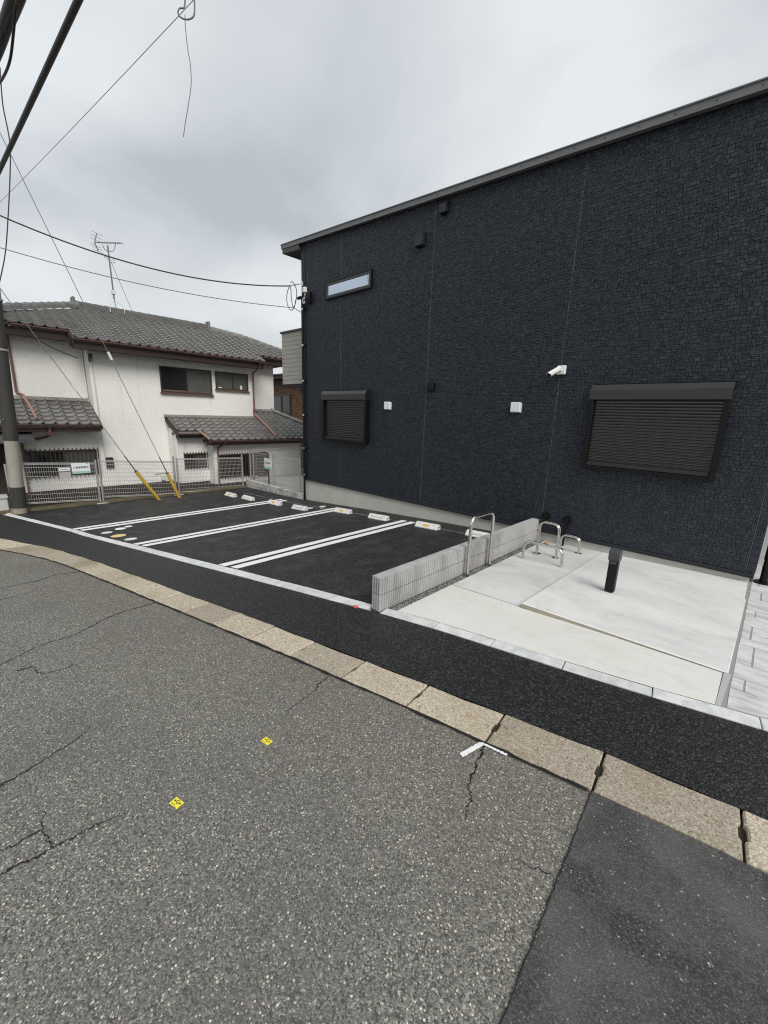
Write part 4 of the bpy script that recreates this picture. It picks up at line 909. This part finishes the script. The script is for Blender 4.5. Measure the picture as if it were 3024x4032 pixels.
# ridges
def ridge(pts, wd, h, cap_r, cap_len, m_cap, m_body):
    a, b = Vector(pts[0]), Vector(pts[1]); d = (b-a).normalized(); s = Vector((d.y, -d.x, 0)).normalized(); ln = (b-a).length
    mb = MB(); lay = [(wd*.50, 0, h*.38), (wd*.46, h*.40, h*.68), (wd*.42, h*.70, h)]
    for q, z0, z1 in lay:
        vs = [p+s*q*sg+Vector((0,0,z)) for p in (a, b) for sg in (-1, 1) for z in (z0, z1)]
        mb.add(vs, [(0,1,3,2),(4,6,7,5),(0,4,5,1),(2,3,7,6),(1,5,7,3),(0,2,6,4)])
    rb = mb.build('ridge_body', m_body, mr)
    n = max(1, round(ln/cap_len)); cl = ln/n; cm = MB()
    up = d.cross(s); up = up if up.z > 0 else -up
    vs = []
    for u, k in ((0,1.12),(cl*.12,1.12),(cl*.14,1.0),(cl*1.04,.93)):
        for q in range(8):
            t = math.pi*q/7; vs.append(d*u+s*cap_r*k*math.cos(t)+up*cap_r*k*math.sin(t))
    cm.add(vs, [(r_*8+q, r_*8+q+1, (r_+1)*8+q+1, (r_+1)*8+q) for r_ in range(3) for q in range(7)], True); cm.add(vs[:8], [tuple(range(8))])
    me = cm.mesh('ridge_tile', m_cap)
    for i in range(n): obj('ridge_tile', me, mr, a+d*cl*i+Vector((0,0,h)))
zr = 4.12+SL*3.4
ridge([(-19,3.70,zr-.02),(-19,8.35,zr-.02)], .26, .17, .075, .30, M_RIDGE, M_RIDGE)
ridge([(-16.05,.30,4.12+SL*.6),(-18.95,3.72,zr)], .22, .10, .095, .31, M_TILEL, M_TILEL)
ridge([(-16.1,11.65,4.12+SL*.6),(-18.5,9.7,4.12+SL*2.9)], .20, .10, .075, .30, M_TILEL, M_TILEL); ridge([(-18.5,9.7,4.12+SL*2.9),(-19,8.4,zr)], .20, .10, .075, .30, M_TILEL, M_TILEL)
for yy in (3.62, 8.42):
    MB().bbox(-19.16, -18.84, yy-.05, yy+.05, zr-.05, zr+.34, .03).build('ridge_end', M_TILEL, mr)
# eaves: boards, gutters
def eave(x, y0, y1, z, h=.17, setb=.03, g=True):
    MB().box(x-.35, x-setb, y0, y1, z-h-.06, z-.055).build('eave_board', M_EAVE, hs)
    MB().box(x-.70, x-.351, y0+.02, y1-.02, z-h+.02, z-.02).build('soffit', M_EAVE, hs)
    if g:
        mb = MB(); r = .055; vs = []
        for yy in (y0-.02, y1+.02):
            for q in range(7):
                t = math.pi*(1+q/6); vs.append((x+.055+r*math.cos(t), yy, z-.02+r*math.sin(t)))
            for q in range(6, -1, -1):
                t = math.pi*(1+q/6); vs.append((x+.055+(r-.006)*math.cos(t), yy, z-.02+(r-.006)*math.sin(t)))
        mb.add(vs, [(i, (i+1) % 14, 14+(i+1) % 14, 14+i) for i in range(14)], True); mb.build('gutter', M_GUT, hs)
eave(-15.58, 2.86, 9.10, 4.10, .22); eave(-16.2, .4, 2.84, 4.36, .24); eave(-16.2, 9.12, 11.5, 4.36, .22)
eave(-15.48, -1.2, 3.25, 1.60, .17); eave(-15.10, 5.42, 6.28, 1.33, .12); eave(-14.60, 6.30, 11.8, 1.10, .14)
# verge boards and flashing where the small roofs meet the walls
def verge(x0, z0, x1, z1, y): MB().prism([(x0,z0-.02),(x1,z1-.02),(x1,z1-.16),(x0,z0-.16)], y-.02, y+.02, 1).build('verge_board', M_EAVE, hs)
verge(-16.2, 1.86, -15.08, 1.33, 5.40); verge(-16.2, 4.37, -15.56, 4.10, 2.84); verge(-16.8, 2.29, -15.46, 1.59, 3.27)
MB().prism([(-16.2,1.93),(-16.12,1.93),(-16.06,1.84),(-16.2,1.84)], 5.36, 8.86, 1).build('flashing', M_FLASH, hs)
MB().prism([(-16.8,2.38),(-16.72,2.38),(-16.66,2.28),(-16.8,2.28)], -1.2, 3.22, 1).build('flashing', M_FLASH, hs)
MB().prism([(-16.8,2.24),(-16.7,2.24),(-16.64,2.14),(-16.8,2.14)], 8.9, 10.1, 1).build('flashing', M_TILEL, hs)
MB().tube([(-16.75,10.05,2.22),(-15.7,10.95,1.72),(-14.65,11.85,1.22)], .08, 8).build('hip_cap', M_TILEL, hs)
# windows
def hwin(x, y0, y1, z0, z1, mid, pl, pr_, sill=True):
    f = MB(); t = .04
    for a in [(y0,y1,z0,z0+t),(y0,y1,z1-t,z1),(y0,y0+t,z0+t,z1-t),(y1-t,y1,z0+t,z1-t)]: f.box(x-.06, x+.035, a[0], a[1], a[2], a[3])
    f.box(x-.05, x+.03, mid-.02, mid+.02, z0+t, z1-t); w_ = f.build('window', M_BROWNF, hs)
    MB().box(x-.02, x+.012, y0+t, mid-.02, z0+t, z1-t).build('pane', pl, w_); MB().box(x-.02, x+.006, mid+.02, y1-t, z0+t, z1-t).build('pane', pr_, w_)
    if sill: MB().prism([(x,z0),(x+.09,z0-.012),(x+.09,z0-.05),(x,z0-.05)], y0-.03, y1+.04, 1).build('sill', M_SILL, w_)
    return w_
w1 = hwin(MBODY, 5.34, 7.18, 2.70, 3.60, 6.25, M_PANED, M_PANEF)
MB().box(-16.165, -16.163, 5.40, 6.22, 2.745, 2.80).build('lower_rail', M_SILL, w1)
w2 = hwin(MBODY, 7.33, 8.69, 2.93, 3.60, 8.03, M_PANEF, M_PANEF)
MB().box(-16.184, -16.17, 8.33, 8.42, 2.98, 3.13).build('bottle', M_WHITE, w2); MB().box(-16.184, -16.170, 7.44, 7.56, 2.98, 3.02).build('soap_dish', M_WHITE, w2)
def grille(x, y0, y1, z0, z1, n, mid):
    w_ = hwin(x, y0+.04, y1-.04, z0+.06, z1-.06, mid, M_PANED, M_PANEF, False)
    g = MB().box(x+.05, x+.062, y0, y1, z1-.10, z1-.085).build('window_grille', M_BAR, hs); MB().box(x+.05, x+.062, y0, y1, z0+.08, z0+.095).build('rail', M_BAR, g)
    me = MB().bbox(-.012, .012, -.014, .014, 0, z1-z0, .004).mesh('bar', M_BAR)
    for i in range(n): obj('bar', me, g, (x+.076, y0+.01+(y1-y0-.02)*i/(n-1), z0))
grille(-16.2, 1.40, 3.22, -.10, .83, 17, 2.3)
grille(-15.45, 5.64, 6.50, -.02, .63, 9, 6.05)
grille(-15.0, 6.70, 8.62, -.40, .58, 19, 7.9)
MB().box(-14.995, -14.94, 8.3, 8.75, -.40, .55).build('open_shutter', M_BROWNF, hs)
# pipes
def dpipe(pts, m=M_PIPE, r=.033): return MB().tube(fillet(pts, .05, 4), r, 10).build('downpipe', m, hs)
dpipe([(-16.12,1.52,4.28),(-16.4,1.5,4.22),(-16.74,1.49,4.15),(-16.74,1.48,2.46),(-16.66,1.62,2.40)])
dpipe([(-16.62,1.62,2.38),(-15.9,1.68,2.02),(-15.52,1.72,1.74)], M_PIPEL, .038)
dpipe([(-15.42,1.97,1.50),(-15.45,1.95,1.28),(-16.0,1.90,1.18),(-16.14,1.36,1.06),(-16.14,1.33,-.48)])
dpipe([(-15.53,8.93,4.02),(-15.6,8.92,3.86),(-16.14,8.90,3.66),(-16.14,8.90,2.06)])
dpipe([(-16.1,8.9,2.02),(-15.4,8.93,1.66),(-14.62,8.97,1.20)], M_PIPEL, .038)
dpipe([(-14.56,6.85,1.02),(-14.6,6.82,.92),(-14.93,6.70,.80),(-14.93,6.68,-.60)])
dpipe([(-15.02,6.10,1.40),(-14.75,6.2,1.24),(-14.60,6.3,1.12)], M_PIPEL, .038)
for p in ((-15.53,8.93,3.98),(-15.43,1.97,1.48),(-14.56,6.85,.98)): MB().bbox(p[0]-.07, p[0]+.07, p[1]-.085, p[1]+.085, p[2], p[2]+.12, .015).build('rain_head', M_EAVE, hs)
MB().tube([(-16.17,3.36,3.6),(-16.17,3.38,1.0),(-16.17,3.42,.45)], .018, 8).build('wall_conduit', M_PALEW, hs)
MB().tube([(-16.77,3.24,3.95),(-16.77,3.24,2.4)], .03, 8).build('wall_conduit', M_STUCCO, hs)
MB().bbox(-16.20, -16.12, 3.40, 3.62, .12, .48, .01).build('electric_meter', M_FRAME, hs)
MB().bbox(-16.20, -16.09, 5.06, 5.20, -.45, -.26, .02).build('gas_meter', M_PALEW, hs); MB().tube([(-16.16,4.86,-.18),(-16.14,5.3,-.15)], .016, 8).build('gas_pipe', M_PALEW, hs)
MB().bbox(-16.06, -15.98, 1.20, 1.36, 1.22, 1.36, .006).build('white_box', M_WHITE, hs)
MB().bbox(-16.199, -16.16, 3.29, 3.40, 3.50, 3.75, .02).build('bracket', M_FRAME, hs)
# lean-to canopy and garden wall at the far left edge
cp = MB().prism([(-15.9,1.36),(-14.95,1.18),(-14.95,1.10),(-15.9,1.26)], -.9, 1.55, 1).build('canopy', M_TIN, hs)
MB().tube([(-15.95,-.9,1.38),(-15.95,1.6,1.38)], .10, 10).build('canopy_ridge', M_TIN, cp)
MB().box(-16.2, -16.15, -.9, 1.15, -.5, 1.15).build('plank_door', M_BASE, hs)
gb = empty('garden_wall', (-14.8, 0, -.9), 'grey garden wall of cement blocks at the left edge beside the pole', 'wall')
for k, (y0, y1) in enumerate(((-.9,-.32),(-.31,.25),(.26,.74))):
    MB().bbox(-14.95, -14.55, y0, y1, -1.4, -.32, .015).build('cement_block', M_CMU, gb)
MB().bbox(-14.98, -14.52, -.9, .76, -.318, -.26, .01).build('coping', M_CMU, gb)
# television antenna
an = empty('tv_antenna', (-19, 4.92, 5.75), 'television antenna on a mast above the ridge of the white house', 'antenna')
m0 = Vector((-19, 4.92, 6.05)); m1 = Vector((-19, 4.90, 7.86))
MB().tube([m0, m1], .026, 8).build('mast', M_ANT, an)
MB().bbox(-19.06, -18.94, 4.86, 4.98, 6.22, 6.36, .01).build('mast_clamp', M_PALEW, an)
for q in [(-18.80,4.70,5.55),(-18.75,5.15,5.58),(-19.25,5.02,5.60),(-19.25,4.78,5.60)]: MB().tube([m0, (q[0], q[1], q[2]+.22), q], .014, 6).build('stand_leg', M_PALEW, an)
B0 = Vector((-19.0,4.50,7.84)); B1 = Vector((-18.98,5.36,8.06)); MB().tube([B0, B1], .014, 6).build('boom', M_ANT, an)
ax = Vector((.86,.30,-.30)).normalized()
for i in range(11):
    p = B0.lerp(B1, .22+.78*i/10); MB().tube([p-ax*.16, p+ax*.16], .007, 5).build('element', M_ANT, an)
MB().tube([B0+Vector((0,.10,.32)), B0], .018, 6).build('reflector_arm', M_ANT, an); MB().tube([B0, B0+Vector((0,.09,-.26))], .018, 6).build('reflector_arm', M_ANT, an)
for t in (-.26,-.17,-.09,.09,.2,.32):
    p = B0+Vector((0,.10*abs(t)/.3,t)); e_ = Vector((.3,.9,-.32)).normalized(); MB().tube([p-e_*.16, p+e_*.16], .007, 5).build('element', M_ANT, an)
MB().tube(smooth([(-19,4.74,7.82),(-19,4.80,7.70),(-19,4.92,7.68),(-19,5.08,7.74),(-19,5.16,7.98)]), .012, 6).build('support_arm', M_ANT, an)
MB().tube(smooth([(-19.05,4.92,7.45),(-19.1,4.80,7.50),(-19.0,4.78,7.42),(-18.95,4.92,7.38),(-18.9,5.04,7.40),(-19,5.06,7.32),(-19,4.95,7.33)]), .008, 5).build('coax_loop', M_ANT, an)
MB().tube([(-19,4.95,7.35),(-19.6,5.75,5.6)], .008, 5).build('stay_wire', M_ANT, an)

# ------------------------------------------------------------------ brown brick house in the gap
bh = empty('brick_house', (-22, 15.2, -.9), 'brown brick house seen in the gap beyond the stucco house', 'house')
MB().box(-30, -14.0, 15.03, 22, -1.5, 4.35).build('wall', M_BROWN, bh)
MB().prism([(14.4,4.36),(14.4,4.42),(22.5,4.5),(22.5,4.36)], -30.5, -13.5, 0).build('roof', M_TIN, bh)
MB().box(-30.4, -13.6, 14.5, 14.56, 4.15, 4.355).build('fascia', M_BROWN, bh)
bme = MB().box(0, .205, 0, .03, 0, .075).mesh('brick', M_BRICK)
xw0, xw1, zw0, zw1 = -24.7, -22.62, -.3, 3.22
for r in range(26):
    z = 1.35+r*.09
    for c in range(17):
        x = -24.9+c*.22+(.11 if r % 2 else 0)
        if x > -21.2 or (x+.21 > xw0 and x < xw1 and z < zw1): continue
        if z > 3.75: continue
        obj('brick', bme, bh, (x, 15.0, z))
fw = MB()
for a in [(xw0,xw1,zw1-.08,zw1),(xw0,xw0+.07,zw0,zw1-.08),(xw1-.07,xw1,zw0,zw1-.08),(-23.68,-23.60,zw0,zw1-.08)]: fw.box(a[0],a[1],14.93,15.03,a[2],a[3])
wi = fw.build('window', M_BROWNF, bh); MB().box(xw0+.07,-23.68,14.97,15.02,zw0,zw1-.08).build('pane', M_PANEF, wi); MB().box(-23.60,xw1-.07,14.98,15.02,zw0,zw1-.08).build('pane', M_PANED, wi)

# ------------------------------------------------------------------ small markers
def sticker(label, c, ang, nm='survey_sticker'):
    x, yy = c; z = gz(x)+.004; s = empty(nm, (x, yy, z), label, 'sticker', 'yellow survey stickers on the road')
    u = Vector((math.cos(ang), math.sin(ang), .03*math.cos(ang))); v = Vector((-math.sin(ang), math.cos(ang), -.03*math.sin(ang))); hw, hh = .038, .024
    rd = random.Random(int(x*100)); ring = [(-1,-1),(.25,-1),(.42,-.78),(.62,-.98),(1,-1),(.97,.2),(1,1),(-1,1),(-.97,.1)]
    MB().add([u*a*hw+v*b*hh for a, b in ring], [tuple(range(9))]).build('sheet', M_YSTICK, s, (x, yy, z))
    me = text_mesh('G', .030, M_INK, .0005); place_text(me, 'letter', s, (x, yy, z+.001)+v*.010 if False else Vector((x, yy, z+.0012))+v*.006, u, v)
    for sg in (-1, 1):
        MB().add([u*sg*.030+v*.006, u*sg*.021+v*.013, u*sg*.021-v*.001, u*sg*.021+v*.009, u*sg*.014+v*.009, u*sg*.014+v*.003, u*sg*.021+v*.003], [(0,1,2) if sg < 0 else (0,2,1), (3,4,5,6) if sg > 0 else (3,6,5,4)]).build('arrow', M_INK, s, (x, yy, z+.0012))
    MB().add([u*-.030+v*-.012, u*.008+v*-.012, u*.008+v*-.018, u*-.030+v*-.018], [(3,2,1,0)]).build('small_print', mat('sticker_print', (.42,.36,.05), .6), s, (x, yy, z+.0012))
sticker('torn yellow survey sticker lying nearest the camera on the road', (-2.15,.588), R(14))
sticker('whole yellow survey sticker on the road closer to the kerb', (-2.20,1.205), R(8))
rm = MB(); ring = [(-3.395,3.08),(-3.365,3.07),(-3.32,3.08),(-3.325,3.112),(-3.36,3.122),(-3.388,3.115)]
rm.add([(*p, gz(p[0])+.015+.006*(i % 2)) for i, p in enumerate(ring)]+[(-3.36,3.10,gz(-3.36)+.024)], [(i, (i+1) % 6, 6) for i in range(6)])
rm.add([(*p, gz(p[0])+.004) for p in ring]+[(*p, gz(p[0])+.015+.006*(i % 2)) for i, p in enumerate(ring)], [(i, (i+1) % 6, 6+(i+1) % 6, 6+i) for i in range(6)])
tag(rm.build('boundary_marker', M_RED), 'scrap of red tape on the edging beside the ribbed wall', 'marker')
lf = MB().add([(-2.86,7.40,gz(-2.86)+.02),(-2.80,7.36,gz(-2.86)+.035),(-2.76,7.41,gz(-2.86)+.02),(-2.80,7.46,gz(-2.86)+.04),(-2.81,7.41,gz(-2.86)+.06)], [(0,1,4),(1,2,4),(2,3,4),(3,0,4)])
tag(lf.build('dry_leaf', mat('dry_leaf', (.42,.22,.07), .8)), 'curled orange dry leaf in the corner by the foundation', 'leaf')
